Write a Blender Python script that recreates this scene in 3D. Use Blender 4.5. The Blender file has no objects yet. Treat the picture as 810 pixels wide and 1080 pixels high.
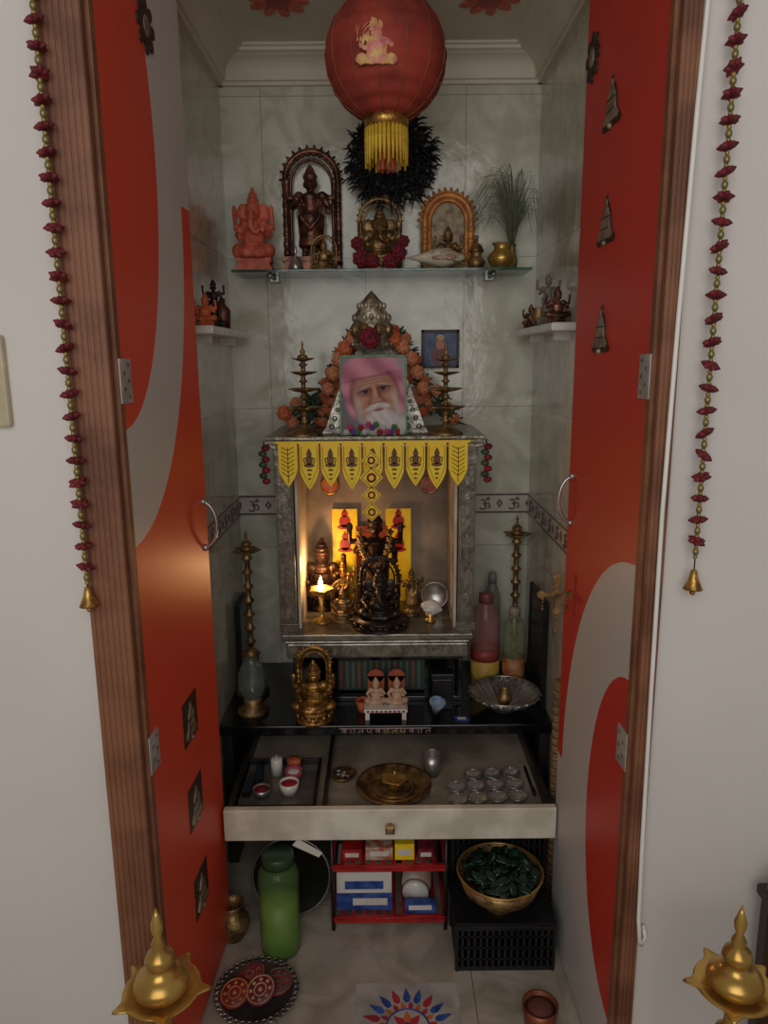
import bpy, bmesh, math, random
from mathutils import Matrix, Vector, Euler
random.seed(7)
PI=math.pi
S=bpy.context.scene
COL=S.collection
def lin(c):
    r=[]
    for v in c:
        v=v/255.0
        r.append(v/12.92 if v<=0.04045 else ((v+0.055)/1.055)**2.4)
    return (r[0],r[1],r[2],1.0)
MATS={}
def mat(name,c,rough=.5,metal=0.,c2=None,ns=12.,bump=0.,bs=80.,emit=0.,trans=0.,coat=0.,alpha=1.):
    if name in MATS: return MATS[name]
    m=bpy.data.materials.new(name); m.use_nodes=True
    nt=m.node_tree; p=nt.nodes['Principled BSDF']
    p.inputs['Base Color'].default_value=lin(c)
    p.inputs['Roughness'].default_value=rough
    p.inputs['Metallic'].default_value=metal
    p.inputs['Transmission Weight'].default_value=trans
    p.inputs['Coat Weight'].default_value=coat
    p.inputs['Alpha'].default_value=alpha
    tc=nt.nodes.new('ShaderNodeTexCoord')
    if c2 is None:
        c2=tuple(max(0,v*0.82) for v in c)
    n=nt.nodes.new('ShaderNodeTexNoise'); n.inputs['Scale'].default_value=ns; n.inputs['Detail'].default_value=4
    nt.links.new(tc.outputs['Object'],n.inputs['Vector'])
    r=nt.nodes.new('ShaderNodeValToRGB')
    r.color_ramp.elements[0].position=.4; r.color_ramp.elements[1].position=.62
    r.color_ramp.elements[0].color=lin(c); r.color_ramp.elements[1].color=lin(c2)
    nt.links.new(n.outputs['Fac'],r.inputs['Fac']); nt.links.new(r.outputs['Color'],p.inputs['Base Color'])
    if bump>0:
        n2=nt.nodes.new('ShaderNodeTexNoise'); n2.inputs['Scale'].default_value=bs
        nt.links.new(tc.outputs['Object'],n2.inputs['Vector'])
        b=nt.nodes.new('ShaderNodeBump'); b.inputs['Strength'].default_value=bump; b.inputs['Distance'].default_value=.004
        nt.links.new(n2.outputs['Fac'],b.inputs['Height']); nt.links.new(b.outputs['Normal'],p.inputs['Normal'])
    if emit>0:
        p.inputs['Emission Color'].default_value=lin(c); p.inputs['Emission Strength'].default_value=emit
    MATS[name]=m; return m
def tile_mat(name,a0,a1,c,c2,grout,w,h,rough=.13,ox=0.,oz=0.):
    m=bpy.data.materials.new(name); m.use_nodes=True
    nt=m.node_tree; p=nt.nodes['Principled BSDF']; L=nt.links.new
    tc=nt.nodes.new('ShaderNodeTexCoord'); sp=nt.nodes.new('ShaderNodeSeparateXYZ'); cb=nt.nodes.new('ShaderNodeCombineXYZ')
    L(tc.outputs['Object'],sp.inputs[0])
    ax=nt.nodes.new('ShaderNodeMath'); ax.inputs[1].default_value=ox; az=nt.nodes.new('ShaderNodeMath'); az.inputs[1].default_value=oz
    L(sp.outputs[a0],ax.inputs[0]); L(sp.outputs[a1],az.inputs[0])
    L(ax.outputs[0],cb.inputs[0]); L(az.outputs[0],cb.inputs[1])
    br=nt.nodes.new('ShaderNodeTexBrick'); br.offset=0.; br.inputs['Scale'].default_value=1.
    br.inputs['Brick Width'].default_value=w; br.inputs['Row Height'].default_value=h
    br.inputs['Mortar Size'].default_value=.0015; br.inputs['Mortar Smooth'].default_value=.3
    br.inputs['Mortar'].default_value=lin(grout)
    L(cb.outputs[0],br.inputs['Vector'])
    n=nt.nodes.new('ShaderNodeTexNoise'); n.inputs['Scale'].default_value=7; n.inputs['Detail'].default_value=8; n.inputs['Distortion'].default_value=1.6
    L(tc.outputs['Object'],n.inputs['Vector'])
    r=nt.nodes.new('ShaderNodeValToRGB'); r.color_ramp.elements[0].position=.4; r.color_ramp.elements[1].position=.66
    r.color_ramp.elements[0].color=lin(c); r.color_ramp.elements[1].color=lin(c2)
    L(n.outputs['Fac'],r.inputs['Fac']); L(r.outputs['Color'],br.inputs['Color1']); L(r.outputs['Color'],br.inputs['Color2'])
    L(br.outputs['Color'],p.inputs['Base Color']); p.inputs['Roughness'].default_value=rough
    n3=nt.nodes.new('ShaderNodeTexNoise'); n3.inputs['Scale'].default_value=22; n3.inputs['Detail'].default_value=3
    L(tc.outputs['Object'],n3.inputs['Vector'])
    b=nt.nodes.new('ShaderNodeBump'); b.inputs['Strength'].default_value=.5; b.inputs['Distance'].default_value=.003
    L(n3.outputs['Fac'],b.inputs['Height']); L(b.outputs['Normal'],p.inputs['Normal'])
    return m
# ---------------------------------------------------------------- mesh builder
class B:
    def __init__(s): s.bm=bmesh.new()
    def fin(s,vs,M,mi,sm):
        fs=set()
        for v in vs:
            if M is not None: v.co=M@v.co
            for f in v.link_faces: fs.add(f)
        for f in fs: f.material_index=mi; f.smooth=sm
    def box(s,c,d,mi=0,R=None):
        r=bmesh.ops.create_cube(s.bm,size=1.)
        M=Matrix.Translation(c)@(R.to_4x4() if R is not None else Matrix.Identity(4))@Matrix.Diagonal((d[0],d[1],d[2],1))
        s.fin(r['verts'],M,mi,False); return s
    def bb(s,x0,x1,y0,y1,z0,z1,mi=0):
        return s.box(((x0+x1)/2,(y0+y1)/2,(z0+z1)/2),(x1-x0,y1-y0,z1-z0),mi)
    def sph(s,c,r,mi=0,n=12,R=None):
        if not hasattr(r,'__len__'): r=(r,r,r)
        q=bmesh.ops.create_uvsphere(s.bm,u_segments=n,v_segments=max(5,n*2//3),radius=1.)
        M=Matrix.Translation(c)@(R.to_4x4() if R is not None else Matrix.Identity(4))@Matrix.Diagonal((r[0],r[1],r[2],1))
        s.fin(q['verts'],M,mi,True); return s
    def lathe(s,prof,c=(0,0,0),n=24,mi=0,R=None,star=None,sm=True):
        M=Matrix.Translation(c)@(R.to_4x4() if R is not None else Matrix.Identity(4))
        rm=max(p[0] for p in prof); rings=[]; vs=[]
        for (r,z) in prof:
            ring=[]
            if r<1e-5:
                v=s.bm.verts.new((0,0,z)); vs.append(v); ring=[v]
            else:
                for i in range(n):
                    t=2*PI*i/n; k=1.
                    if star: k=1+star[1]*(r/rm)**(star[3] if len(star)>3 else 2)*((1+math.cos(star[0]*t))/2)**(star[2] if len(star)>2 else 3)
                    v=s.bm.verts.new((r*k*math.cos(t),r*k*math.sin(t),z)); vs.append(v); ring.append(v)
            rings.append(ring)
        for a,b in zip(rings,rings[1:]):
            if len(a)==1 and len(b)==1: continue
            for i in range(n):
                j=(i+1)%n
                if len(a)==1: s.bm.faces.new((a[0],b[j],b[i]))
                elif len(b)==1: s.bm.faces.new((a[i],a[j],b[0]))
                else: s.bm.faces.new((a[i],a[j],b[j],b[i]))
        s.fin(vs,M,mi,sm); return s
    def tube(s,pts,r,mi=0,n=8,close=False):
        pts=[Vector(p) for p in pts]; N=len(pts)
        rs=r if hasattr(r,'__len__') else [r]*N
        rings=[]; vs=[]; prev=None
        for i,p in enumerate(pts):
            if close: t=pts[(i+1)%N]-pts[i-1]
            else: t=pts[min(i+1,N-1)]-pts[max(i-1,0)]
            if t.length<1e-9: t=Vector((0,0,1))
            t.normalize()
            if prev is None:
                u=Vector((0,0,1)) if abs(t.z)<.9 else Vector((1,0,0))
            else: u=prev
            a=(u-t*u.dot(t))
            if a.length<1e-6: a=Vector((0,1,0))-t*t.y
            a.normalize(); prev=a; b=t.cross(a)
            ring=[]
            for k in range(n):
                q=2*PI*k/n
                v=s.bm.verts.new(p+(a*math.cos(q)+b*math.sin(q))*rs[i]); ring.append(v); vs.append(v)
            rings.append(ring)
        prs=list(zip(rings,rings[1:]))
        if close: prs.append((rings[-1],rings[0]))
        for a,b in prs:
            for k in range(n):
                j=(k+1)%n; s.bm.faces.new((a[k],a[j],b[j],b[k]))
        if not close:
            s.bm.faces.new(rings[0][::-1]); s.bm.faces.new(rings[-1])
        s.fin(vs,None,mi,True); return s
    def prism(s,poly,y0,y1,mi=0,M=None):
        a=[s.bm.verts.new((x,y0,z)) for x,z in poly]; b=[s.bm.verts.new((x,y1,z)) for x,z in poly]
        n=len(poly)
        s.bm.faces.new(a); s.bm.faces.new(b[::-1])
        for i in range(n):
            j=(i+1)%n; s.bm.faces.new((a[j],a[i],b[i],b[j]))
        s.fin(a+b,M,mi,False); return s
    def ell(s,cx,cz,rx,rz,y0,y1,mi=0,n=20,M=None,rot=0):
        P=[]
        for i in range(n):
            t=2*PI*i/n; x=rx*math.cos(t); z=rz*math.sin(t)
            P.append((cx+x*math.cos(rot)-z*math.sin(rot),cz+x*math.sin(rot)+z*math.cos(rot)))
        return s.prism(P,y0,y1,mi,M)
    def torus(s,c,R,r,axis='z',mi=0,n=28,m=8,a0=0,a1=2*PI):
        P=[]
        full=abs(a1-a0-2*PI)<1e-4
        for i in range(n if full else n+1):
            t=a0+(a1-a0)*i/n; x=R*math.cos(t); y=R*math.sin(t)
            P.append({'z':(c[0]+x,c[1]+y,c[2]),'y':(c[0]+x,c[1],c[2]+y),'x':(c[0],c[1]+x,c[2]+y)}[axis])
        return s.tube(P,r,mi,m,close=full)
def finish(b,name,mats):
    bmesh.ops.recalc_face_normals(b.bm,faces=b.bm.faces[:])
    me=bpy.data.meshes.new(name); b.bm.to_mesh(me); b.bm.free()
    if not hasattr(mats,'__len__'): mats=[mats]
    for m in mats: me.materials.append(m)
    o=bpy.data.objects.new(name,me); COL.objects.link(o); return o
def place(o,loc,rz=0,rx=0,ry=0):
    o.location=loc; o.rotation_euler=(rx,ry,rz)
def thing(name,label,cat,loc,rz=0,rx=0,group=None,ry=0):
    o=bpy.data.objects.new(name,None); o.empty_display_size=.02; COL.objects.link(o)
    place(o,loc,rz,rx,ry); o['label']=label; o['category']=cat
    if group: o['group']=group
    return o
def part(T,name,b,mats,label=None,vox=0,bev=0,loc=None,stuff=False):
    o=finish(b,name,mats); o.parent=T
    if loc is not None: o.location=loc
    if label: o['label']=label
    if stuff: o['kind']='stuff'
    mods(o,vox,bev); return o
def mods(o,vox,bev):
    if vox:
        m=o.modifiers.new('r','REMESH'); m.mode='VOXEL'; m.voxel_size=vox; m.use_smooth_shade=True
    if bev:
        m=o.modifiers.new('b','BEVEL'); m.width=bev; m.segments=2; m.limit_method='ANGLE'
def solo(name,b,mats,label,cat,loc,rz=0,rx=0,group=None,vox=0,bev=0,ry=0,stuff=False):
    o=finish(b,name,mats); place(o,loc,rz,rx,ry); o['label']=label; o['category']=cat
    if group: o['group']=group
    if stuff: o['kind']='stuff'
    mods(o,vox,bev); return o
def struct(name,b,mats,label=None,bev=0):
    o=finish(b,name,mats); o['kind']='structure'
    o['label']=label or name.replace('_',' '); o['category']=name.split('_')[0]; mods(o,0,bev); return o
def dup(T,loc,rz=None):
    n=T.copy(); COL.objects.link(n); n.location=loc
    if rz is not None: n.rotation_euler[2]=rz
    for c in T.children:
        k=c.copy(); k.parent=n; k.matrix_parent_inverse=c.matrix_parent_inverse.copy(); COL.objects.link(k)
        for g in c.children:
            q=g.copy(); q.parent=k; COL.objects.link(q)
    return n
def painted(T,name,w,h,fn,nx,nz,y=-.0006,z0=0):
    """flat print with procedurally painted colour attribute"""
    me=bpy.data.meshes.new(name); vs=[];fs=[];cs=[]
    for j in range(nz+1):
        for i in range(nx+1):
            u=-1+2*i/nx; v=-1+2*j/nz
            vs.append((u*w/2,y,z0+(v+1)*h/2)); cs.append(fn(u,v))
    for j in range(nz):
        for i in range(nx):
            a=j*(nx+1)+i; fs.append((a,a+1,a+nx+2,a+nx+1))
    me.from_pydata(vs,[],fs); ca=me.color_attributes.new('Col','FLOAT_COLOR','POINT')
    for i,c in enumerate(cs): ca.data[i].color=lin(c)
    m=bpy.data.materials.new(name+'_ink'); m.use_nodes=True; nt=m.node_tree; a=nt.nodes.new('ShaderNodeVertexColor'); a.layer_name='Col'
    p=nt.nodes['Principled BSDF']; nt.links.new(a.outputs['Color'],p.inputs['Base Color']); p.inputs['Roughness'].default_value=.6; p.inputs['Specular IOR Level'].default_value=.2
    me.materials.append(m); o=bpy.data.objects.new(name,me); COL.objects.link(o); o.parent=T; return o
# ---------------------------------------------------------------- materials
brass=mat('brass',(214,176,98),.34,.8,(180,140,72),18,.1,60)
lampbrass=mat('lamp_brass',(216,176,96),.3,.78,(180,138,68),10,.06,40)
oldbrass=mat('old_brass',(170,138,90),.44,.7,(100,76,50),30,.4,120)
bronze=mat('bronze',(136,92,74),.4,.7,(72,48,40),30,.4,120)
gold=mat('gold',(208,164,84),.36,.82,(140,98,48),40,.3,150)
silver=mat('silver',(204,202,196),.28,.88,(150,148,142),20,.1,60)
steel=mat('steel',(186,186,182),.32,.85,(150,150,148),10)
terra=mat('terracotta_pink',(230,122,96),.55,0,(196,92,70),30,.3,120)
blackst=mat('black_idol_stone',(26,20,19),.35,.2,(44,32,27),30,.3,100)
granite=mat('black_granite',(12,12,14),.16,0,(22,22,24),150,0)
wallm=mat('wall_paint',(226,218,211),.7,0,(218,210,203),1.5,.05,200)
cream=mat('plaster_cream',(222,214,198),.6,0,(210,202,186),4)
wood=mat('frame_wood',(142,92,64),.5,0,(112,68,46),9,.2,60)
maroon=mat('maroon',(140,24,42),.7,0,(86,16,28),40,.3,120)
orange=mat('marigold_orange',(218,116,68),.7,0,(184,86,52),60,.4,150)
peach=mat('peach_flower',(222,148,108),.7,0,(192,112,78),60,.3,150)
leafg=mat('leaf_green',(62,86,56),.6,0,(38,60,40),40)
yellow=mat('toran_yellow',(255,224,34),.45,0,(254,208,20),30)
brown=mat('dark_brown',(62,40,28),.5,0)
red=mat('red_plastic',(184,34,30),.4,0,(156,24,22),20)
blackp=mat('black_plastic',(19,19,21),.4,0,(28,28,30),30)
whiteg=mat('white_ceramic',(228,224,214),.25,0,(214,209,199),12)
glass=mat('clear_glass',(225,240,232),.04,0,(225,240,232),5,trans=.92)
gglass=mat('shelf_glass',(150,200,180),.05,0,(140,190,170),5,trans=.85)
shellm=mat('shell',(214,204,184),.35,0,(180,164,140),30,.3,80)
marble=mat('temple_silver',(142,138,126),.3,.6,(104,100,90),24,.35,70)
trimm=mat('embossed_trim',(150,144,126),.32,.6,(112,104,88),40,.35,110)
skin=mat('portrait_skin',(196,138,110),.6,0,(170,112,90),20)
pink=mat('print_pink',(206,118,132),.6,0,(172,84,104),25)
bluec=mat('blue_print',(34,60,130),.5,0,(60,96,170),40)
# ---------------------------------------------------------------- room shell
HW=.468; YB=2.35; YF=1.2; CZ=2.31
tb=tile_mat('wall_tile_back',0,2,(218,217,200),(190,188,168),(164,160,140),.30,.45,ox=5.15,oz=5.0)
ts=tile_mat('wall_tile_side',1,2,(208,204,186),(180,176,156),(152,146,128),.30,.45,ox=5.,oz=5.)
tf=tile_mat('floor_tile',0,1,(186,174,158),(156,146,130),(118,110,96),.45,.45,rough=.3,ox=5.2,oz=5.)
struct('floor',B().bb(-2.2,2.2,-1.6,2.5,-.1,0),[tf],'polished beige marble tile floor')
struct('wall_back',B().bb(-.6,.6,YB,YB+.1,0,2.6),[tb],'cream glossy tiled wall of the shrine niche')
struct('wall_left',B().bb(-HW-.1,-HW,1.32,YB,0,2.6),[ts],'cream glossy tiled side wall of the niche')
struct('wall_right',B().bb(HW,HW+.1,1.32,YB,0,2.6),[ts],'cream glossy tiled side wall of the niche')
struct('wall_entry_left',B().bb(-2.2,-.497,YF,1.32,0,2.8),[wallm],'off-white painted wall beside the niche')
struct('wall_entry_right',B().bb(.466,2.2,YF,1.32,0,2.8),[wallm],'off-white painted wall beside the niche')
struct('wall_entry_top',B().bb(-.497,.466,YF,1.32,2.31,2.8),[wallm],'off-white painted wall above the niche')
struct('ceiling',B().bb(-HW,HW,1.32,YB,CZ,CZ+.08),[cream],'cream plaster ceiling of the niche')
def casing(name,x0,x1,inner):
    b=B(); b.bb(x0,x1,1.186,YF,0,2.31)
    w=x1-x0; n=max(4,int(w/.0095))
    for i in range(n):
        x=x0+w*(i+.5)/n
        b.bb(x-w/n*.38,x+w/n*.38,1.1842,1.187,0,2.31)
    if inner<0: b.bb(-.497,-.458,YF,1.32,0,2.31)
    else: b.bb(.4615,.466,YF,1.32,0,2.31)
    struct(name,b,[wood],'finely grooved brown wooden door frame',bev=.0012)
casing('trim_1',-.497,-.43,-1); casing('trim_2',.437,.4655,1)
def cornice():
    b=B(); P=[(0,-.085),(.012,-.085),(.014,-.076),(.022,-.074),(.024,-.066)]
    for i in range(1,8):
        t=i/8*PI/2; P.append((.024+.042*(1-math.cos(t)),-.066+.044*math.sin(t)))
    P+=[(.066,-.018),(.076,-.016),(.078,-.008),(.086,-.006),(.088,0),(0,0)]
    b.prism([(-HW+x,CZ+z) for x,z in P],1.32,YB)
    b.prism([(HW-x,CZ+z) for x,z in P],1.32,YB)
    M=Matrix.Translation((0,YB,0))@Matrix.Rotation(-PI/2,4,'Z')
    b.prism([(x,CZ+z) for x,z in P],-HW,HW,0,M)
    struct('trim_3',b,[cream],'soft coved plaster cornice under the niche ceiling')
cornice()
def om(b,M,s,mi):
    def arc(cx,cz,r,a,c,n=10):
        return [(cx+r*math.cos(math.radians(a+(c-a)*i/n)),cz+r*math.sin(math.radians(a+(c-a)*i/n))) for i in range(n+1)]
    L=[arc(-.2,.26,.2,150,-80),arc(-.2,-.22,.28,80,-160),[(.0,.02),(.15,.12),(.32,.12),(.45,-.02),(.46,-.22),(.36,-.36),(.24,-.34)],arc(.3,.66,.2,200,340)]
    for P in L:
        b.tube([M@Vector((x*s,0,z*s)) for x,z in P],s*.08,mi,6)
    b.sph(M@Vector((.3*s,0,.66*s)),s*.09,mi,8)
bandm=mat('border_ink',(112,98,90),.3,0,(92,80,74),40); bandw=mat('border_light',(206,198,184),.3,0,(192,184,170),20)
def band(name,M,half):
    b=B(); 
    def q(x0,x1,y0,y1,z0,z1,mi):
        r=bmesh.ops.create_cube(b.bm,size=1.); b.fin(r['verts'],M@Matrix.Translation(((x0+x1)/2,(y0+y1)/2,(z0+z1)/2))@Matrix.Diagonal((x1-x0,y1-y0,z1-z0,1)),mi,False)
    q(-half,half,-.004,0,-.034,.034,1); q(-half,half,-.0055,0,.026,.0315,0); q(-half,half,-.0055,0,-.0315,-.026,0)
    n=int(half*2/.085)
    for i in range(n):
        x=-half+(i+.5)*2*half/n
        om(b,M@Matrix.Translation((x,-.0045,-.003)),.033,0)
        for dx in (-.006,.006): b.sph(M@Vector((x+half/n+dx,-.004,0)),(.004,.003,.007),0,8)
        for dz in (-.009,.009): b.sph(M@Vector((x+half/n,-.004,dz)),(.004,.003,.005),0,8)
    struct(name,b,[bandm,bandw],'light border tiles with dark om symbols')
band('trim_4',Matrix.Translation((0,YB,.99)),HW-.001)
band('trim_5',Matrix.Translation((-HW,1.84,.99))@Matrix.Rotation(PI/2,4,'Z'),.5)
band('trim_6',Matrix.Translation((HW,1.84,.99))@Matrix.Rotation(-PI/2,4,'Z'),.5)
# ---------------------------------------------------------------- doors
def door_mat(name,outer,inner,zc,up,cr,cr2,cg):
    m=bpy.data.materials.new(name); m.use_nodes=True; nt=m.node_tree; p=nt.nodes['Principled BSDF']; L=nt.links.new
    tc=nt.nodes.new('ShaderNodeTexCoord'); sp=nt.nodes.new('ShaderNodeSeparateXYZ'); L(tc.outputs['Object'],sp.inputs[0])
    def mt(op,a,b=None):
        n=nt.nodes.new('ShaderNodeMath'); n.operation=op
        for i,v in enumerate((a,b)):
            if v is None: continue
            if isinstance(v,(int,float)): n.inputs[i].default_value=v
            else: L(v,n.inputs[i])
        return n.outputs[0]
    def el(c,a,b):
        u=mt('DIVIDE',mt('SUBTRACT',sp.outputs[1],c[0]),a); v=mt('DIVIDE',mt('SUBTRACT',sp.outputs[2],c[1]),b)
        return mt('LESS_THAN',mt('ADD',mt('MULTIPLY',u,u),mt('MULTIPLY',v,v)),1.)
    o=mt('MAXIMUM',el(*outer),mt('GREATER_THAN' if up else 'LESS_THAN',sp.outputs[2],zc))
    g=mt('MULTIPLY',o,mt('SUBTRACT',1.,el(*inner)))
    mx=nt.nodes.new('ShaderNodeMix'); mx.data_type='RGBA'
    L(g,mx.inputs[0]); 
    n=nt.nodes.new('ShaderNodeTexNoise'); n.inputs['Scale'].default_value=3; L(tc.outputs['Object'],n.inputs['Vector'])
    r=nt.nodes.new('ShaderNodeValToRGB'); r.color_ramp.elements[0].color=lin(cr); r.color_ramp.elements[1].color=lin(cr2)
    L(n.outputs['Fac'],r.inputs['Fac']); L(r.outputs['Color'],mx.inputs[6]); mx.inputs[7].default_value=lin(cg)
    L(mx.outputs[2],p.inputs['Base Color']); p.inputs['Roughness'].default_value=.42; p.inputs['Specular IOR Level'].default_value=.4
    return m
dl=door_mat('door_laminate_left',((0,1.75),.39,.62),((0,1.8),.25,.47),1.75,True,(236,86,56),(218,68,46),(206,202,196))
dr=door_mat('door_laminate_right',((0,.5),.405,.59),((0,.52),.21,.36),.5,False,(214,66,50),(196,54,44),(206,202,196))
def bell_poly(s):
    return [(-.5*s,-.42*s),(-.42*s,-.5*s),(.42*s,-.5*s),(.5*s,-.42*s),(.3*s,-.2*s),(.24*s,.12*s),(.12*s,.3*s),(.05*s,.36*s),(.05*s,.5*s),(-.05*s,.5*s),(-.05*s,.36*s),(-.12*s,.3*s),(-.24*s,.12*s),(-.3*s,-.2*s)]
dullbell=mat('dull_bell',(168,150,126),.4,.4,(124,106,86),40)
def door(name,hx,fx,mt_,bells,rounds,hz,hinges,side):
    yh=1.21; W=.445; ang=math.atan2(hx-fx,W)
    T=bpy.data.objects.new(name,None); COL.objects.link(T); T['kind']='structure'; T['label']='red and grey laminated inward-opening door with bell cutouts'; T['category']='door'
    T.location=(hx,yh,.008); T.rotation_euler=(0,0,ang)
    sg=-1 if side<0 else 1
    b=B(); b.bb(min(0,sg*.026),max(0,sg*.026),0,W,0,2.22)
    part(T,'door_panel',b,[mt_],bev=.002)
    b=B(); b.bb(min(-sg*.001,sg*.027),max(-sg*.001,sg*.027),-.004,.012,0,2.22)
    part(T,'edge_strip',b,[wood])
    R=Matrix.Rotation(PI/2,4,'Z') if side<0 else Matrix.Rotation(-PI/2,4,'Z')
    for i,(u,z) in enumerate(bells):
        M=Matrix.Translation((0,u,z))@R
        b=B()
        if side<0:
            b.prism([(-.046,-.048),(.046,-.048),(.046,.05),(-.046,.05)],-.0015,.001,0,M)
            b.prism([(x*.72,z_*.76) for x,z_ in bell_poly(.1)],-.0045,-.001,1,M)
        else:
            b.prism([(x*1.05,z_*.88) for x,z_ in bell_poly(.1)],-.002,.001,0,M)
            b.prism([(x*.82,z_*.7) for x,z_ in bell_poly(.1)],-.0045,-.001,1,M)
        b.sph(M@Vector((0,-.002,-.042)),(.008,.004,.006),1,8)
        for k in (-.016,0.004): b.prism([(-.022,k-.0015),(.022,k-.0015),(.022,k+.001),(-.022,k+.001)],-.005,-.001,0,M)
        part(T,'bell_ornament',b,[brown,dullbell],'dark recess with grey metal bell')
    for u,z in rounds:
        M=Matrix.Translation((0,u,z))@R
        b=B(); b.ell(0,0,.026,.03,-.003,.001,0,16,M)
        for k in range(8):
            t=k*PI/4; b.ell(.034*math.cos(t),.036*math.sin(t),.01,.011,-.003,.001,0,10,M)
        b.ell(0,0,.014,.018,-.0045,-.002,1,12,M)
        part(T,'floral_ornament',b,[brown,dullbell],'dark round floral cutout')
    b=B(); P=[]
    for i in range(13):
        t=PI*i/12; P.append((-sg*.03*math.sin(t),W-.03,hz+.052*math.cos(t)))
    b.tube(P,.0042,0,10)
    b.sph((-sg*.002,W-.03,hz+.053),.008,0,10); b.sph((-sg*.002,W-.03,hz-.053),.008,0,10)
    part(T,'handle',b,[steel],'polished steel bow handle')
    for z in hinges:
        b=B(); b.bb(min(0,-sg*.003),max(0,-sg*.003),.0,.046,z-.036,z+.036)
        for dz in (-.026,0,.026): b.sph((-sg*.003,.034,z+dz),(.0015,.004,.004),1,8)
        for dz in (-.013,.013): b.sph((-sg*.003,.016,z+dz),(.0015,.004,.004),1,8)
        part(T,'hinge',b,[mat('hinge_plate',(206,202,194),.5,.3),mat('screw',(120,112,104),.5,.5)],'flat steel hinge plate')
    return T
door('door_1',-.425,-.405,dl,[(.235,.70),(.235,.505),(.235,.29)],[(.24,2.02)],1.08,[1.41,.745],-1)
door('door_2',.432,.42,dr,[(.265,1.90),(.265,1.695),(.265,1.495)],[(.40,2.02)],1.13,[1.41,.745],1)
# ---------------------------------------------------------------- figures
def seated(b,h,gan=False,four=True):
    q=lambda x,y,z:(x*h,y*h,z*h)
    b.sph(q(0,-.04,.2),(.34*h,.22*h,.09*h),0,14)
    for s in (-1,1):
        b.sph(q(s*.27,-.08,.2),(.12*h,.13*h,.1*h))
        b.tube([q(s*.28,-.1,.2),q(s*.1,-.24,.16),q(-s*.05,-.24,.15)],[.08*h,.06*h,.04*h])
        b.sph(q(s*.17,0,.53),.085*h)
        b.tube([q(s*.18,0,.53),q(s*.29,-.03,.4),q(s*.21,-.2,.44 if s>0 else .36)],[.065*h,.055*h,.04*h]); b.sph(q(s*.21,-.22,.45 if s>0 else .35),.05*h)
        if four:
            b.tube([q(s*.17,.02,.54),q(s*.34,.02,.5),q(s*.33,-.04,.68)],[.06*h,.05*h,.04*h]); b.sph(q(s*.33,-.05,.71),(.045*h,.03*h,.06*h))
    b.sph(q(0,0,.4),(.19*h,.14*h,.21*h))
    b.torus(q(0,-.05,.5),.11*h,.02*h,'z')
    if gan:
        b.sph(q(0,-.08,.35),(.2*h,.17*h,.16*h))
        b.sph(q(0,-.04,.68),(.135*h,.13*h,.13*h),0,14)
        for s in (-1,1):
            b.sph(q(s*.19,.0,.68),(.1*h,.03*h,.12*h)); b.tube([q(s*.05,-.15,.62),q(s*.09,-.22,.58)],[.022*h,.01*h])
            b.sph(q(s*.05,-.15,.7),.018*h)
        b.tube([q(0,-.14,.67),q(0,-.21,.58),q(.0,-.26,.48),q(.05,-.27,.41),q(.12,-.25,.4),q(.14,-.24,.45)],[.065*h,.055*h,.045*h,.038*h,.03*h,.02*h])
    else:
        b.tube([q(0,0,.55),q(0,-.01,.64)],.05*h)
        b.sph(q(0,-.02,.69),(.095*h,.1*h,.115*h),0,14); b.sph(q(0,-.12,.68),(.02*h,.025*h,.03*h)); 
        for s in (-1,1): b.sph(q(s*.1,0,.68),(.02*h,.03*h,.05*h)); b.sph(q(s*.035,-.105,.71),.016*h)
        b.sph(q(0,-.105,.64),(.035*h,.02*h,.012*h))
    b.lathe([(0,.74*h),(.13*h,.75*h),(.135*h,.78*h),(.1*h,.8*h),(.11*h,.84*h),(.075*h,.87*h),(.08*h,.9*h),(.045*h,.93*h),(.03*h,.98*h),(0,1.0*h)],n=12)
def standing(b,h,four=True):
    q=lambda x,y,z:(x*h,y*h,z*h)
    for s in (-1,1):
        b.tube([q(s*.07,0,.46),q(s*.08,-.02,.26),q(s*.07,0,.06)],[.085*h,.06*h,.04*h]); b.sph(q(s*.075,-.05,.04),(.04*h,.08*h,.03*h))
        b.sph(q(s*.13,0,.66),.055*h)
        b.tube([q(s*.13,0,.66),q(s*.2,0,.54),q(s*.2 if s>0 else -.14,-.1,.48 if s>0 else .6)],[.045*h,.038*h,.03*h])
        b.sph(q(s*.2 if s>0 else -.14,-.12,.48 if s>0 else .61),.035*h)
        if four:
            b.tube([q(s*.13,.02,.67),q(s*.26,.02,.64),q(s*.26,-.02,.78)],[.04*h,.034*h,.03*h]); b.sph(q(s*.26,-.02,.81),(.04*h,.02*h,.05*h))
    b.lathe([(.0,.12*h),(.15*h,.12*h),(.13*h,.3*h),(.12*h,.45*h),(.09*h,.5*h),(.11*h,.6*h),(.12*h,.66*h),(.05*h,.7*h),(0,.7*h)],n=14)
    b.tube([q(-.12,-.06,.62),q(-.1,-.12,.42),q(0,-.14,.3),q(.1,-.12,.42),q(.12,-.06,.62)],.02*h)
    b.tube([q(0,0,.66),q(0,0,.76)],.04*h)
    b.sph(q(0,-.01,.79),(.065*h,.07*h,.08*h)); b.sph(q(0,-.08,.785),(.013*h,.018*h,.02*h))
    for s in (-1,1): b.sph(q(s*.068,0,.78),(.015*h,.02*h,.035*h))
    b.lathe([(0,.83*h),(.08*h,.84*h),(.085*h,.87*h),(.06*h,.9*h),(.045*h,.94*h),(.02*h,.98*h),(0,1*h)],n=12)
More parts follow.
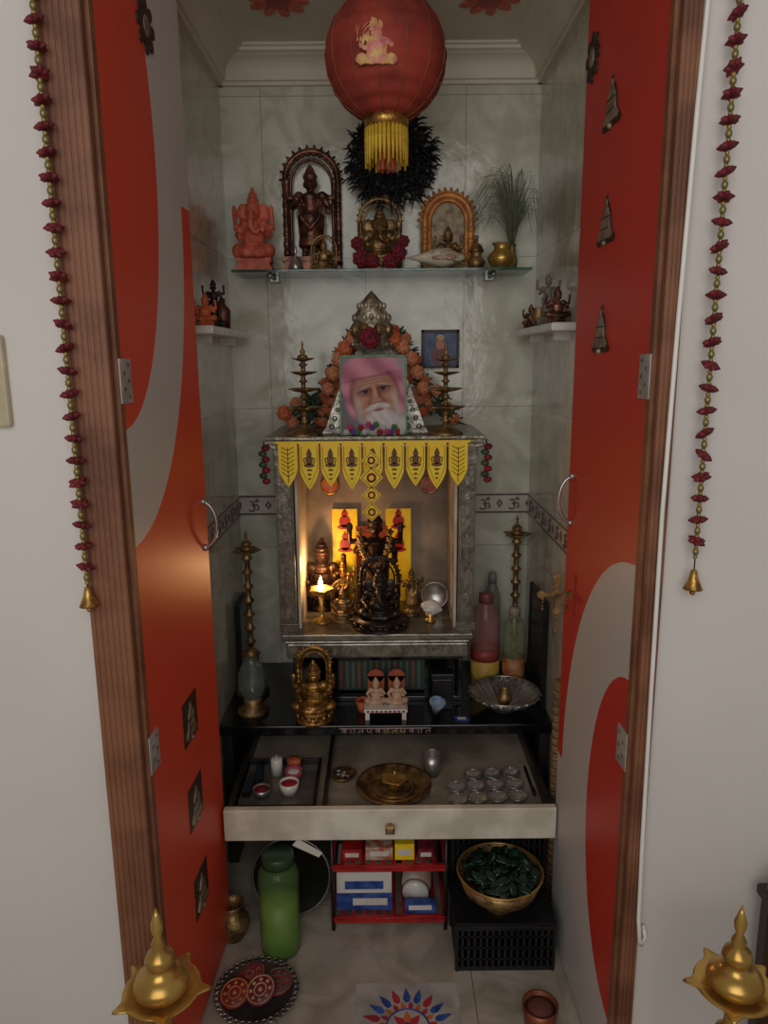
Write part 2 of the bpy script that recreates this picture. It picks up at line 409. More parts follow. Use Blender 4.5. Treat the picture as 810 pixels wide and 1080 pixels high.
def base_lotus(b,r,h):
    b.lathe([(0,0),(r,0),(r,h*.25),(r*.85,h*.35),(r*.8,h*.6),(r*.95,h*.8),(r*.95,h),(0,h)],n=20)
    for i in range(14):
        t=2*PI*i/14; b.sph((r*.9*math.cos(t),r*.9*math.sin(t),h*.55),(r*.14,r*.14,h*.3),0,6)
def base_sq(b,w,d,h):
    b.bb(-w/2,w/2,-d/2,d/2,0,h*.35); b.bb(-w*.44,w*.44,-d*.44,d*.44,h*.35,h*.7); b.bb(-w*.48,w*.48,-d*.48,d*.48,h*.7,h)
def arch(b,w,h,r,y,spikes=13,knots=True,z0=0):
    R=w/2; P=[(-R,y,z0)]
    zc=h-R
    P+=[(-R,y,z0+(zc-z0)*.5),(-R,y,zc)]
    for i in range(1,16):
        t=PI-PI*i/16; P.append((R*math.cos(t),y,zc+R*math.sin(t)))
    P+=[(R,y,zc),(R,y,z0+(zc-z0)*.5),(R,y,z0)]
    b.tube(P,r,0,8); b.tube([(p[0]*.8,p[1],z0+(p[2]-z0)*.93) for p in P],r*.55,0,8)
    for i in range(spikes+1):
        t=PI*i/spikes; c=Vector((math.cos(t),0,math.sin(t)))
        b.tube([Vector((0,y,zc))+c*R,Vector((0,y,zc))+c*(R+r*2.)],[r*.9,r*.25],0,6)
        b.sph(Vector((0,y,zc))+c*R*.9,r*.7,0,6)
    for s in (-1,1):
        k=0
        while z0+k*r*3<zc:
            b.sph((s*R,y,z0+k*r*3),r*1.35,0,6); k+=1
def statue(name,label,cat,loc,h,kind,m,rz=0,arch_=None,bh=.15,bw=.8,am=None,square=False,four=True,sx=1.):
    T=thing(name,label,cat,loc,rz)
    b=B(); H=h*bh
    if square: base_sq(b,h*bw,h*bw*.6,H)
    else: base_lotus(b,h*bw/2,H)
    part(T,'pedestal',b,[m])
    b=B(); fh=h*(1-bh)*(.86 if arch_ else 1)
    if kind=='stand': standing(b,fh,four)
    else:
        seated(b,fh*1.12,kind=='gan',four); 
        for v in b.bm.verts: v.co.z-=fh*.12
    if sx!=1:
        for v in b.bm.verts: v.co.x*=sx
    part(T,'figure',b,[m],vox=h*.011,loc=(0,0,H*.97))
    if arch_:
        b=B(); arch(b,arch_,h,h*.026,h*.12,z0=H*.2); part(T,'arch',b,[am or m])
    return T
def petals(b,c,r,mi=0,n=7,flat=.5):
    c=Vector(c)
    b.sph(c,(r*.55,r*.55,r*.55),mi,8)
    for L,(k,rr) in enumerate(((n,.62),(n-2,.34))):
        for i in range(k):
            t=2*PI*i/k+L*.4
            b.sph(c+Vector((rr*r*math.cos(t),-L*r*.35,rr*r*math.sin(t))),(r*.38,r*.3,r*.38),mi,6)
def samai(name,label,loc,H,dr_,tiers=((1.,1.),),m=brass,topf=.2,baser=None,rz=0,star=(5,.28),thick=1.):
    T=thing(name,label,'oil lamp',loc,rz)
    br=baser or dr_*1.1; zt=H*(1-topf)
    b=B(); b.lathe([(0,0),(br,0),(br,H*.02),(br*.8,H*.04),(br*.35,H*.08),(H*.022,H*.12),(0,H*.12)],n=28); part(T,'base',b,[m])
    b=B(); P=[(0,H*.1)]; z=H*.1; k=0
    while z<zt:
        P+=[(H*.016*thick,z),(H*.016*thick,z+H*.03),(H*.03*thick,z+H*.045),(H*.032*thick,z+H*.052),(H*.016*thick,z+H*.068)]; z+=H*.085
    P.append((0,zt+H*.01)); b.lathe(P,n=16); part(T,'stem',b,[m])
    for fz,fr in tiers:
        z=zt*fz; r=dr_*fr
        b=B(); b.lathe([(0,z-H*.03),(r*.3,z-H*.02),(r*.75,z-H*.005),(r,z+r*.12),(r*.95,z+r*.16),(r*.7,z+r*.04),(r*.3,z),(0,z)],n=120,star=star); part(T,'dish',b,[m],'five-spouted oil dish')
    b=B(); f=H*topf; b.lathe([(0,zt),(f*.19,zt),(f*.25,zt+f*.05),(f*.28,zt+f*.12),(f*.26,zt+f*.19),(f*.18,zt+f*.25),(f*.1,zt+f*.29),(f*.12,zt+f*.34),(f*.15,zt+f*.4),(f*.13,zt+f*.46),(f*.06,zt+f*.52),(f*.075,zt+f*.58),(f*.035,zt+f*.66),(f*.06,zt+f*.74),(f*.062,zt+f*.8),(f*.03,zt+f*.9),(0,zt+f)],n=32); part(T,'finial',b,[m])
    return T
def kalash(name,label,loc,r,h,m,cat='pot'):
    T=thing(name,label,cat,loc)
    b=B(); b.lathe([(0,0),(r*.6,0),(r*.65,h*.05),(r*.8,h*.15),(r,h*.38),(r*.95,h*.55),(r*.6,h*.75),(r*.5,h*.82),(r*.72,h),(r*.68,h),(r*.45,h*.84),(r*.5,h*.7),(0,h*.3)],n=28); part(T,'body',b,[m])
    b=B(); b.torus((0,0,h*.45),r*1.0,r*.04,'z'); b.torus((0,0,h*.78),r*.52,r*.05,'z'); part(T,'ring',b,[m])
    return T
# ---------------------------------------------------------------- glass shelf and items
SZ=1.70; SY=2.265
T=thing('glass_shelf','greenish glass wall shelf on steel brackets below the lantern','shelf',(.0,2.27,SZ))
part(T,'glass_panel',B().bb(-.425,.425,-.09,.075,-.008,0),[gglass],bev=.001)
for s in (-1,1):
    b=B(); b.bb(s*.32-.012,s*.32+.012,.03,.079,-.022,-.008); b.tube([(s*.32,.0,-.014),(s*.32,.079,-.014)],.006); b.sph((s*.32,-.06,-.015),.008,0,8); b.tube([(s*.32,-.06,-.014),(s*.32,.0,-.014)],.004)
    part(T,'bracket',b,[steel])
statue('ganesha_figurine','painted pink-orange elephant-headed figurine on the glass shelf','figurine',(-.368,SY-.01,SZ),.235,'gan',terra,bw=.44,arch_=None,square=True,bh=.16,sx=.72)
T=statue('arched_deity_statue','dark bronze standing deity under an ornate arch','statue',(-.205,SY+.02,SZ),.345,'stand',bronze,arch_=.155,square=True,bh=.12,bw=.5)
statue('seated_deity_figurine','small tarnished brass seated deity beside the bronze arch','figurine',(-.165,SY-.055,SZ),.095,'sit',oldbrass,arch_=.07,bw=.7)
T=thing('hand_bell','small brass hand bell on the glass shelf','bell',(-.245,SY-.06,SZ))
part(T,'bell',B().lathe([(.02,0),(.022,.004),(.016,.018),(.012,.03),(0,.034),(0,.03),(.01,.026),(.018,.004)],n=20),[silver])
part(T,'handle',B().lathe([(0,.032),(.004,.034),(.003,.045),(.006,.05),(.003,.056),(.005,.062),(0,.066)],n=12),[silver])
T=statue('ganesha_statue','gold elephant-headed statue with maroon flowers on the glass shelf','statue',(-.005,SY+.0,SZ),.205,'gan',oldbrass,arch_=.12,bw=.62)
for x,z,r in ((-.055,.03,.026),(-.02,.022,.022),(.03,.022,.024),(.055,.045,.024),(.068,.075,.018),(-.065,.07,.02)):
    b=B(); petals(b,(0,0,0),r); solo('artificial_flower',b,[maroon],'maroon fabric flower in front of the gold statue','flower',(-.005+x,SY-.062,SZ+z),group='maroon flowers on the glass shelf')
T=thing('arch_plaque','brass arch frame with an orange rim and small deity','statue',(.195,SY+.03,SZ))
b=B(); base_sq(b,.16,.07,.025); part(T,'pedestal',b,[oldbrass])
b=B(); arch(b,.135,.215,.011,0,15,z0=.02); part(T,'arch',b,[mat('orange_brass',(214,146,76),.45,.3,(176,108,56),30,.3,90)])
b=B(); b.bb(-.055,.055,.006,.012,.02,.145); b.ell(0,.145,.055,.055,.004,.012,0,24); part(T,'back_plate',b,[mat('plaque_back',(158,140,112),.5,.2,(110,94,70),50)])
b=B(); seated(b,.12,False); part(T,'figure',b,[oldbrass],vox=.0016,loc=(0,-.005,.01))
T=thing('spiny_seashell','cream spiny seashell lying on the glass shelf','shell',(.165,SY-.06,SZ+.03))
b=B(); b.lathe([(0,-.095),(.006,-.08),(.016,-.05),(.03,-.015),(.034,.01),(.026,.035),(.018,.05),(.012,.065),(0,.075)],n=22,R=Euler((0,PI/2,0)).to_matrix())
for v in b.bm.verts: v.co.z*=.8
for i in range(16):
    a=random.uniform(0,2*PI); x=random.choice((-.02,0,.02,.04)); r0=.028
    b.tube([(x,r0*math.cos(a)*.8,r0*math.sin(a)*.5),(x*1.4,(r0+.02)*math.cos(a)*.8,max(-.028,(r0+.012)*math.sin(a)*.6))],[.007,.001],0,6)
part(T,'shell_body',b,[shellm]); 
b=B(); b.sph((.01,-.026,-.002),(.035,.008,.01)); part(T,'aperture',b,[mat('shell_pink',(206,160,140),.3)])
kalash('brass_pot','tall narrow brass pot with lid on the glass shelf',(.275,SY-.01,SZ),.026,.05,oldbrass)
T=thing('pot_lid','dark brass domed lid resting on the narrow pot','lid',(.275,SY-.01,SZ+.051))
part(T,'lid',B().lathe([(0,0),(.022,0),(.022,.004),(.014,.02),(.004,.026),(.006,.034),(0,.038)],n=20),[oldbrass])
part(T,'knob',B().sph((0,0,.042),.006,0,10),[oldbrass])
kalash('brass_kalash','round polished brass pot at the end of the glass shelf',(.345,SY-.03,SZ),.04,.072,brass)
T=thing('dried_grass_bunch','bunch of dried feathery grass in a slim vase','dried plant',(.388,SY+.052,SZ))
part(T,'vase',B().lathe([(0,0),(.014,0),(.018,.03),(.01,.07),(.014,.08),(.01,.08),(.007,.06),(0,.02)],n=18),[oldbrass])
b=B()
for i in range(130):
    a=random.uniform(-1.,1.0); L=random.uniform(.12,.27); x=a*.07-.012; dy=random.uniform(-.09,.01)
    P=[(0,0,.06),(x*.3,dy*.3,.06+L*.5),(x*.8,dy*.7,.06+L*.8),(x*1.25,dy,.06+L*(.88-abs(a)*.12)),(x*1.6-.008,dy,.06+L*(.76-abs(a)*.25)),(x*1.95-.01,dy,.06+L*(.52-abs(a)*.3))]
    P=[(min(p[0],.074),p[1],p[2]) for p in P]
    b.tube(P,[.0009,.0008,.0007,.0006,.0004,.0002],0,4)
part(T,'grass_blades',b,[mat('dry_grass',(142,148,124),.7,0,(112,118,96),40)],stuff=True)
# lantern
T=thing('paper_lantern','round red festival lantern hanging from the niche ceiling','lantern',(.013,1.85,2.118))
lanm=mat('lantern_red',(168,64,48),.75,0,(132,48,38),10)
P=[]
for i in range(0,61):
    a=-PI/2+PI*i/60; k=1+.012*math.cos(i*PI/2.5)
    P.append((max(0.0,.137*k*math.cos(a)) if 0<i<60 else .03,.137*k*math.sin(a)))
part(T,'shade',B().lathe(P,n=40),[lanm])
b=B()
for i in range(14):
    t=2*PI*i/14+.1; b.tube([((.138)*math.cos(a)*math.cos(t),(.138)*math.cos(a)*math.sin(t),.138*math.sin(a)) for a in [(-1.25+2.5*k/14) for k in range(15)]],.0012,0,5)
part(T,'piping',b,[mat('lantern_piping',(150,94,58),.6,.1)])
b=B(); b.lathe([(.045,-.15),(.05,-.15),(.052,-.12),(.045,-.12),(.04,-.135),(.045,-.15)],n=28); part(T,'collar',b,[gold])
b=B()
for i in range(30):
    t=2*PI*i/30; x,y=.046*math.cos(t),.046*math.sin(t); b.tube([(x,y,-.148),(x*1.02,y*1.02,-.19),(x*1.05,y*1.05,-.228+.006*math.sin(i*2.4))],[.0048,.0044,.002],0,6); b.sph((x*1.02,y*1.02,-.175),.0055,0,6)
part(T,'fringe',b,[mat('fringe_yellow',(226,192,60),.6,0,(204,162,46),40)],'golden yellow beaded fringe')
b=B()
for i in range(9):
    t=2*PI*i/9; b.tube([(0,0,-.15),(.012*math.cos(t),.012*math.sin(t),-.19),(.02*math.cos(t),.02*math.sin(t),-.24)],[.006,.006,.004],0,6)
part(T,'tassel',b,[mat('tassel_orange',(190,96,60),.7)],'orange tassel')
part(T,'cord',B().tube([(0,0,.13),(0,0,.192)],.002),[brown])
b=B(); seated(b,.12,True); 
for v in b.bm.verts: 
    v.co.y=v.co.y*.1; v.co.y+=v.co.x**2/(2*.137)+(v.co.z-.06)**2/(2*.137)
part(T,'ganesha_emblem',b,[mat('emblem_gold',(226,184,110),.5,.1,(214,110,126),45)],'flat pink and gold elephant-headed emblem',vox=.0016,loc=(-.02,-.137,-.072))
# feather wreath
T=thing('feather_wreath','black feathery wreath on the tiled wall behind the lantern','wreath',(.034,YB-.045,2.015))
part(T,'ring',B().torus((0,.02,0),.075,.018,'y'),[blackp])
b=B()
for i in range(700):
    t=random.uniform(0,2*PI); r0=random.uniform(.03,.12); L=random.uniform(.025,.045); dy=random.uniform(-.03,.02)
    c,s_=math.cos(t),math.sin(t); tt=t+random.uniform(-1.2,1.2); c2,s2=math.cos(tt),math.sin(tt)
    b.tube([(r0*c,.01,r0*s_),(r0*c+L*.6*c2,dy,r0*s_+L*.6*s2),(r0*c+L*c2,dy*1.2,r0*s_+L*s2-.006)],[.0035,.003,.0008],0,4)
part(T,'feathers',b,[mat('feather_black',(36,40,42),.8,0,(22,24,26),30)],stuff=True)
for x in (-.25,.27):
    b=B(); M=Matrix.Rotation(PI/2,4,'X')
    for i in range(9):
        t=2*PI*i/9; b.ell(.05*math.cos(t),.05*math.sin(t),.026,.013,-.002,.002,0,12,M,rot=t)
    b.ell(0,0,.03,.03,-.004,.002,1,16,M)
    solo('ceiling_flower_decoration',b,[mat('decor_orange',(216,96,62),.5),mat('decor_red',(176,56,44),.5)],'orange-red lotus decoration stuck on the niche ceiling','decoration',(x,2.03,CZ-.0025),group='orange ceiling decorations')
# side shelves
for s in (-1,1):
    T=thing('side_wall_shelf','narrow white marble shelf fixed on the tiled side wall','shelf',(s*HW,2.05,1.512),group='white side wall shelves')
    x0,x1=(0,.066) if s<0 else (-.066,0)
    part(T,'slab',B().bb(x0,x1,-.24,.24,0,.02),[whiteg],bev=.004)
    for yy in (-.15,.15): part(T,'bracket',B().bb(min(x0*.6,x1*.6),max(x0*.6,x1*.6),yy-.01,yy+.01,-.02,0),[whiteg])
z=1.532
statue('orange_figurine','small orange seated figurine on the white side shelf','figurine',(-.43,1.86,z),.08,'sit',orange,bw=.5)
statue('dark_figurine','small dark standing figurine on the white side shelf','figurine',(-.428,1.95,z),.12,'stand',blackst,bw=.4)
b=B(); b.lathe([(0,0),(.02,0),(.022,.05),(.008,.065),(.008,.08),(0,.08)],n=16); solo('small_bottle',b,[bronze],'small brown glass bottle on the white side shelf','bottle',(-.43,2.06,z))
statue('bronze_figurine','small dark bronze seated figurine on the side shelf','figurine',(.428,2.2,z),.07,'sit',bronze,bw=.6)
statue('silver_figurine','small grey standing figurine on the side shelf','figurine',(.428,1.98,z),.13,'stand',mat('grey_stone',(130,120,112),.5),bw=.4)
statue('brown_figurine','small brown seated figurine on the side shelf','figurine',(.43,1.88,z),.09,'sit',bronze,bw=.5)
b=B(); b.lathe([(0,0),(.014,0),(.026,.03),(.02,.045),(.024,.05),(.018,.048),(0,.01)],n=18); solo('small_brass_cup',b,[oldbrass],'little tarnished brass cup on the side shelf','cup',(.43,2.09,z))
# ---------------------------------------------------------------- wall picture
T=thing('framed_picture','small blue devotional picture in dark frame on tiled wall','picture',(.178,YB-.012,1.478))
b=B()
for a in ((-.058,-.05,-.058,.058),(.05,.058,-.058,.058),(-.058,.058,.05,.058),(-.058,.058,-.058,-.05)): b.bb(a[0],a[1],-.006,.01,a[2],a[3])
part(T,'frame',b,[brown])
b=B(); b.bb(-.051,.051,0,.006,-.051,.051,0); b.ell(0,-.02,.028,.03,-.001,.001,1); b.ell(0,.015,.013,.016,-.002,.001,2); b.ell(0,.035,.012,.008,-.003,.001,3)
part(T,'print',b,[mat('pic_blue',(60,78,110),.5,0,(90,110,140),30),mat('pic_rose',(150,100,100),.6),skin,oldbrass])
# ---------------------------------------------------------------- temple
MX=-.022; MY=2.0
bz=.604
T=thing('temple_shrine','embossed dull silver-clad home temple with pillars and flat roof','shrine',(MX,MY,bz))
b=B(); b.bb(-.262,.262,.006,.325,0,.045); b.bb(-.268,.268,.002,.328,.045,.055); b.bb(-.275,.275,-.004,.33,.055,.076)
part(T,'base',b,[marble],bev=.005)
b=B()
for i in range(14): b.ell(-.24+i*.48/13,.023,.013,.013,.003,.008,0,14); b.ell(-.24+i*.48/13,.023,.006,.006,.001,.008,0,10)
b.bb(-.276,.276,-.0065,-.002,.068,.072)
part(T,'base_trim',b,[trimm])
for sx in (-1,1):
    for yy in (.045,.295):
        b=B(); b.bb(sx*.255-.027,sx*.255+.027,yy-.024,yy+.024,.076,.10); b.bb(sx*.255-.023,sx*.255+.023,yy-.021,yy+.021,.10,.56); b.bb(sx*.255-.027,sx*.255+.027,yy-.024,yy+.024,.56,.61)
        for k in range(10):
            b.ell(sx*.255,.13+k*.043,.009,.016,yy-.0225,yy-.02,1,14)
        for e in (-1,1): b.tube([(sx*.255+e*.019,yy-.021,.10),(sx*.255+e*.019,yy-.021,.56)],.0018,1,6)
        part(T,'pillar',b,[marble,trimm],bev=.001)
innerw=mat('shrine_inner',(206,198,182),.45,0,(184,174,156),14)
for sx in (-1,1):
    part(T,'side_panel',B().bb(sx*.225-.004,sx*.225+.004,.05,.28,.076,.61),[innerw])
part(T,'back_panel',B().bb(-.225,.225,.31,.318,.076,.61),[mat('shrine_back',(160,142,120),.45,0,(126,108,88),9)])
b=B(); b.bb(-.295,.295,-.006,.335,.61,.622); b.bb(-.302,.302,-.012,.338,.622,.632); b.bb(-.297,.297,-.007,.33,.632,.642)
part(T,'roof',b,[trimm],bev=.002)
b=B(); P=[(-.15,.642),(-.138,.66),(-.125,.70),(-.098,.77),(-.07,.84),(-.045,.875)]
N=len(P)
for k in range(N-1):
    w0,z0=-P[k][0],P[k][1]; w1,z1=-P[k+1][0],P[k+1][1]
    vs=[]
    for (w,z_) in ((w0,z0),(w1,z1)):
        for (sx,sy) in ((-1,-1),(1,-1),(1,1),(-1,1)): vs.append(b.bm.verts.new((sx*w,.17+sy*w*.6,z_)))
    for i in range(4):
        j=(i+1)%4; b.bm.faces.new((vs[i],vs[j],vs[4+j],vs[4+i]))
    b.bm.faces.new(vs[:4]); b.bm.faces.new(vs[4:])
for k in range(9):
    f=k/9; z_=.66+f*.2; w=.138-.085*f
    for j in range(9): b.sph((-w+w*2*(j+.5)/9,.17-w*.6-.001,z_),(w*.07,.004,.008),0,6)
part(T,'spire',b,[mat('spire_silver',(176,172,160),.34,.55,(112,108,98),60,.5,110)])
RZ=bz+.642
# pennant toran
T=thing('pennant_toran','row of yellow felt pennants hung along the shrine roof edge','toran',(MX-.006,MY-.0185,1.236))
part(T,'string_band',B().bb(-.262,.262,-.004,.004,-.007,-.001),[yellow])
for i in range(9):
    x=-.229+i*.0572; L=.130 if i%2 else .122; w=.0255
    b=B(); P=[(-w,0),(w,0),(w,-L*.58)]
    for k in range(1,6):
        t=k/6; P.append((w*(1-t**1.6),-L*(.58+.42*t)))
    P.append((0,-L))
    for k in range(5,0,-1):
        t=k/6; P.append((-w*(1-t**1.6),-L*(.58+.42*t)))
    P.append((-w,-L*.58))
    b.prism(P,-.0015,.0015,0)
    if i in (0,8) :
        b.tube([(0,-.002,-.015),(0,-.002,-L+.012)],.0011,1,5)
        for k in range(7):
            for s in (-1,1): b.tube([(0,-.002,-.022-k*.012),(s*.017,-.002,-.014-k*.011)],.001,1,5)
    else:
        zc=-.05
        b.ell(0,zc,.010,.012,-.003,-.001,1,12); b.ell(0,zc+.017,.0075,.0075,-.003,-.001,1,12); b.ell(0,zc-.013,.015,.0055,-.003,-.001,1,12); b.prism([(-.006,zc+.023),(.006,zc+.023),(0,zc+.034)],-.003,-.001,1)
        for s in (-1,1): b.tube([(0,-.0015,zc+.012),(s*.015,-.0015,zc+.004),(s*.012,-.0015,zc-.008)],.0018,1,5)
        for k in range(3): b.ell(0,zc-.026-k*.012,.008-k*.002,.003,-.0025,-.001,1,10)
        b.tube([(-.021,-.0015,-.012),(-.021,-.0015,-L*.56),(0,-.0015,-L+.008),(.021,-.0015,-L*.56),(.021,-.0015,-.012)],.0008,1,5)
    part(T,'pennant',b,[yellow,mat('pennant_print',(120,76,22),.5)],'yellow pennant with a brown motif',loc=(x,-.006,-.002))
T=thing('medallion_hanging','yellow diamond medallions strung down the shrine centre','hanging',(MX-.011,MY-.036,1.215))
part(T,'string',B().tube([(0,0,0),(0,0,-.19)],.0015),[brown])
for k in range(4):
    b=B(); z0=-.03-k*.047; d=.032 if k==1 else .026
    b.prism([(-d,0),(0,-d),(d,0),(0,d)],-.002,.002,0)
    b.prism([(-d*.85,0),(0,-d*.85),(d*.85,0),(0,d*.85)],-.0024,.002,2)
    b.prism([(-d*.75,0),(0,-d*.75),(d*.75,0),(0,d*.75)],-.0028,.002,0)
    b.ell(0,0,d*.42,d*.42,-.004,.0,1,12); b.ell(0,0,d*.22,d*.22,-.005,.0,0,10)
    part(T,'medallion',b,[yellow,maroon,mat('medallion_ink',(120,80,30),.5)],loc=(0,-.001,z0))
for sx in (-1,1):
    T=thing('corner_tassel','red and green beaded tassel hanging from the shrine roof corner','tassel',(MX+sx*.3,MY-.016,1.225),group='shrine corner tassels')
    part(T,'string',B().tube([(0,0,.012),(0,0,-.1)],.0015),[brown])
    b=B()
    for k in range(7): b.sph((0.004*(-1)**k,0,-.008-k*.015),(.012,.01,.009),k%2,8)
    part(T,'beads',b,[maroon,leafg])
# ---------------------------------------------------------------- portrait on roof
T=thing('framed_portrait','framed picture of an elderly bearded man in a pink headscarf','picture',(MX-.004,MY+.02,RZ),rx=-.14)
b=B()
for a in ((-.0915,-.087,0,.216),(.087,.0915,0,.216),(-.0915,.0915,.2105,.216),(-.0915,.0915,0,.006)): b.bb(a[0],a[1],-.005,.01,a[2],a[3])
part(T,'frame',b,[mat('frame_green',(84,132,92),.5,.1,(120,156,122),60)],bev=.001)
part(T,'backing',B().bb(-.088,.088,.0,.008,.006,.212,0),[brown])
def mix(a,b,t): return tuple(a[i]+(b[i]-a[i])*t for i in range(3))
def portrait(u,v):
    u=u/1.42-.01; v=v*.82-.02
    a=.2; U=u*math.cos(a)+v*math.sin(a); V=-u*math.sin(a)+v*math.cos(a)
    def e(cx,cy,rx,ry,soft,ang=0):
        x=U-cx; y=V-cy
        if ang: x,y=x*math.cos(ang)+y*math.sin(ang),-x*math.sin(ang)+y*math.cos(ang)
        d=math.sqrt((x/rx)**2+(y/ry)**2); t=(1+soft-d)/(2*soft); t=max(0,min(1,t)); return t*t*(3-2*t)
    c=mix((156,152,156),(118,112,118),e(-.8,-.2,.6,1.2,.8))
    f=.5+.5*math.sin(9*(U*.5+V)+2*math.sin(2.4*U)+1.1*math.sin(4.1*V))
    sc=mix((210,144,158),(172,104,122),f**1.4)
    c=mix(c,(196,190,188),e(.3,-.95,.9,.35,.3))
    c=mix(c,sc,e(.0,.3,.7,.56,.06)); c=mix(c,sc,e(.54,-.02,.13,.5,.3)); c=mix(c,sc,e(-.54,.0,.11,.42,.35))
    c=mix(c,(104,52,64),e(.02,.0,.54,.62,.12)*.75)
    c=mix(c,(164,112,92),e(.02,-.06,.5,.6,.08))
    c=mix(c,sc,e(0,.62,.64,.25,.12)); c=mix(c,(116,62,80),e(.0,.375,.5,.03,.9)*.6)
    c=mix(c,(196,148,124),e(.0,.28,.32,.09,.9)*.85)
    for k in range(2): c=mix(c,(128,84,70),e(.02,.24+k*.06,.3,.012,1.)*.5)
    for s in (-1,1):
        c=mix(c,(96,60,52),e(.03+s*.21,.09,.16,.075,.6)*.8)
        c=mix(c,(190,178,170),e(.03+s*.23,.175,.15,.024,.8,-s*.25)*.7)
        c=mix(c,(164,126,108),e(.03+s*.21,.075,.1,.028,.4)); c=mix(c,(20,13,13),e(.03+s*.2,.08,.05,.028,.4))
        c=mix(c,(66,40,36),e(.03+s*.21,.106,.13,.014,.6)*.9)
        c=mix(c,(132,84,70),e(.03+s*.22,-.005,.14,.02,1.)*.7)
        c=mix(c,(200,148,124),e(.03+s*.3,-.1,.13,.11,.9)*.75)
        c=mix(c,(116,74,64),e(.03+s*.17,-.17,.02,.1,.9,s*.5)*.6)
    c=mix(c,(206,158,134),e(.03,.0,.045,.19,.7)*.85); c=mix(c,(112,68,58),e(.12,-.01,.03,.17,.9)*.6)
    c=mix(c,(188,134,112),e(.03,-.14,.1,.065,.3)); c=mix(c,(76,44,40),e(.03,-.2,.1,.02,.6))
    st=.5+.5*math.sin(30*U+4*V+2*math.sin(11*V+3*U)); bd=mix((218,211,206),(190,183,179),st*.6)
    be=max(e(.03,-.56,.36,.26,.4),e(-.38,-.28,.08,.3,.9)*.65,e(.44,-.28,.08,.3,.9)*.65)
    c=mix(c,bd,be*.95)
    c=mix(c,bd,max(e(-.09,-.265,.18,.05,.6,.3),e(.15,-.265,.18,.05,.6,-.3)))
    c=mix(c,(120,68,64),e(.03,-.35,.11,.024,.5)*.9)
    return c
painted(T,'print',.174,.205,portrait,120,140,-.0008,.0062)['label']='printed portrait'
cols=[mat('fl_white',(214,206,206),.7),mat('fl_pink',(200,70,110),.7),mat('fl_violet',(110,70,160),.7),mat('fl_green',(70,130,80),.7),mat('fl_red',(176,30,40),.7)]
for i in range(16):
    b=B(); petals(b,(0,0,0),.0095,0,6); zz=.010+(.013 if i%3==1 else 0)+(.02 if i in (6,8) else 0); solo('small_flower',b,[cols[i%5]],'tiny coloured artificial flower at the foot of the portrait','flower',(MX-.078+i*.0100,MY+.002+zz*.05,RZ+zz),group='small flowers below the portrait')
T=thing('crown_mask','tarnished silver-brass crown with small faces topping the shrine','idol',(MX-.008,MY+.15,RZ+.232))
b=B(); b.lathe([(0,0),(.052,0),(.058,.012),(.05,.028),(.06,.04),(.056,.068),(.046,.078),(.05,.09),(.036,.112),(.038,.12),(.02,.138),(.008,.152),(0,.16)],n=24)
for i in range(16):
    t=2*PI*i/16
    b.sph((.05*math.cos(t),.05*math.sin(t),.085),(.007,.007,.011),0,6); b.sph((.037*math.cos(t),.037*math.sin(t),.117),(.006,.006,.009),0,6); b.sph((.057*math.cos(t),.057*math.sin(t),.012),(.007,.007,.007),0,6)
part(T,'crown',b,[mat('crown_metal',(190,180,158),.4,.5,(110,94,72),40,.5,120)])
for a in (-60,-20,20,60):
    t=math.radians(a-90); c=Vector((.054*math.cos(t),.054*math.sin(t),.05))
    b=B(); b.sph(c,(.014,.014,.02)); d=Vector((math.cos(t),math.sin(t),0)); e=Vector((-d.y,d.x,0))
    b.sph(c+d*.014,(.003,.003,.005)); 
    for s in (-1,1): b.sph(c+d*.012+e*s*.006+Vector((0,0,.005)),.0025,0,6); b.sph(c+e*s*.014,(.004,.004,.008))
    b.sph(c+d*.012+Vector((0,0,-.009)),(.004,.003,.0015)); part(T,'face',b,[oldbrass])
b=B(); petals(b,(0,0,0),.030,0,8); solo('artificial_flower',b,[maroon],'large maroon flower below the crown','flower',(MX-.012,MY+.04,1.506),group='maroon flowers')
T=thing('flower_garland','dense peaked garland of peach flowers and leaves behind the portrait','garland',(MX,MY+.29,RZ))
arcp=[]
pk=[(-.175,.02),(-.16,.09),(-.13,.16),(-.10,.22),(-.065,.27),(0,.29),(.065,.275),(.10,.225),(.13,.165),(.16,.1),(.175,.03)]
for k in range(len(pk)-1):
    for f in (0,.5): arcp.append(Vector((pk[k][0]*(1-f)+pk[k+1][0]*f,0,pk[k][1]*(1-f)+pk[k+1][1]*f)))
part(T,'cord',B().tube(arcp,.004),[leafg])
b=B()
for p in arcp:
    for k in range(9):
        a=random.uniform(0,2*PI); d=Vector((math.cos(a),random.uniform(-.6,.2),math.sin(a)))
        q=p+d*.016; R=d.to_track_quat('X','Z').to_matrix(); b.sph(q,(.02,.008,.003),0,6,R=R)
part(T,'leaves',b,[leafg],stuff=True)
for i,p in enumerate(arcp):
    for j in range(3):
        b=B(); petals(b,(0,0,0),.017 if (i+j)%2 else .0145,0,8); q=p*(1.03-.11*j); part(T,'flower',b,[peach if (i+j)%3 else orange],loc=(q.x+random.uniform(-.009,.009),p.y-.018-.01*j,q.z+random.uniform(-.009,.009)))
T=thing('flower_cluster','dense peach flowers heaped beside the portrait','flowers',(MX,MY+.2,RZ))
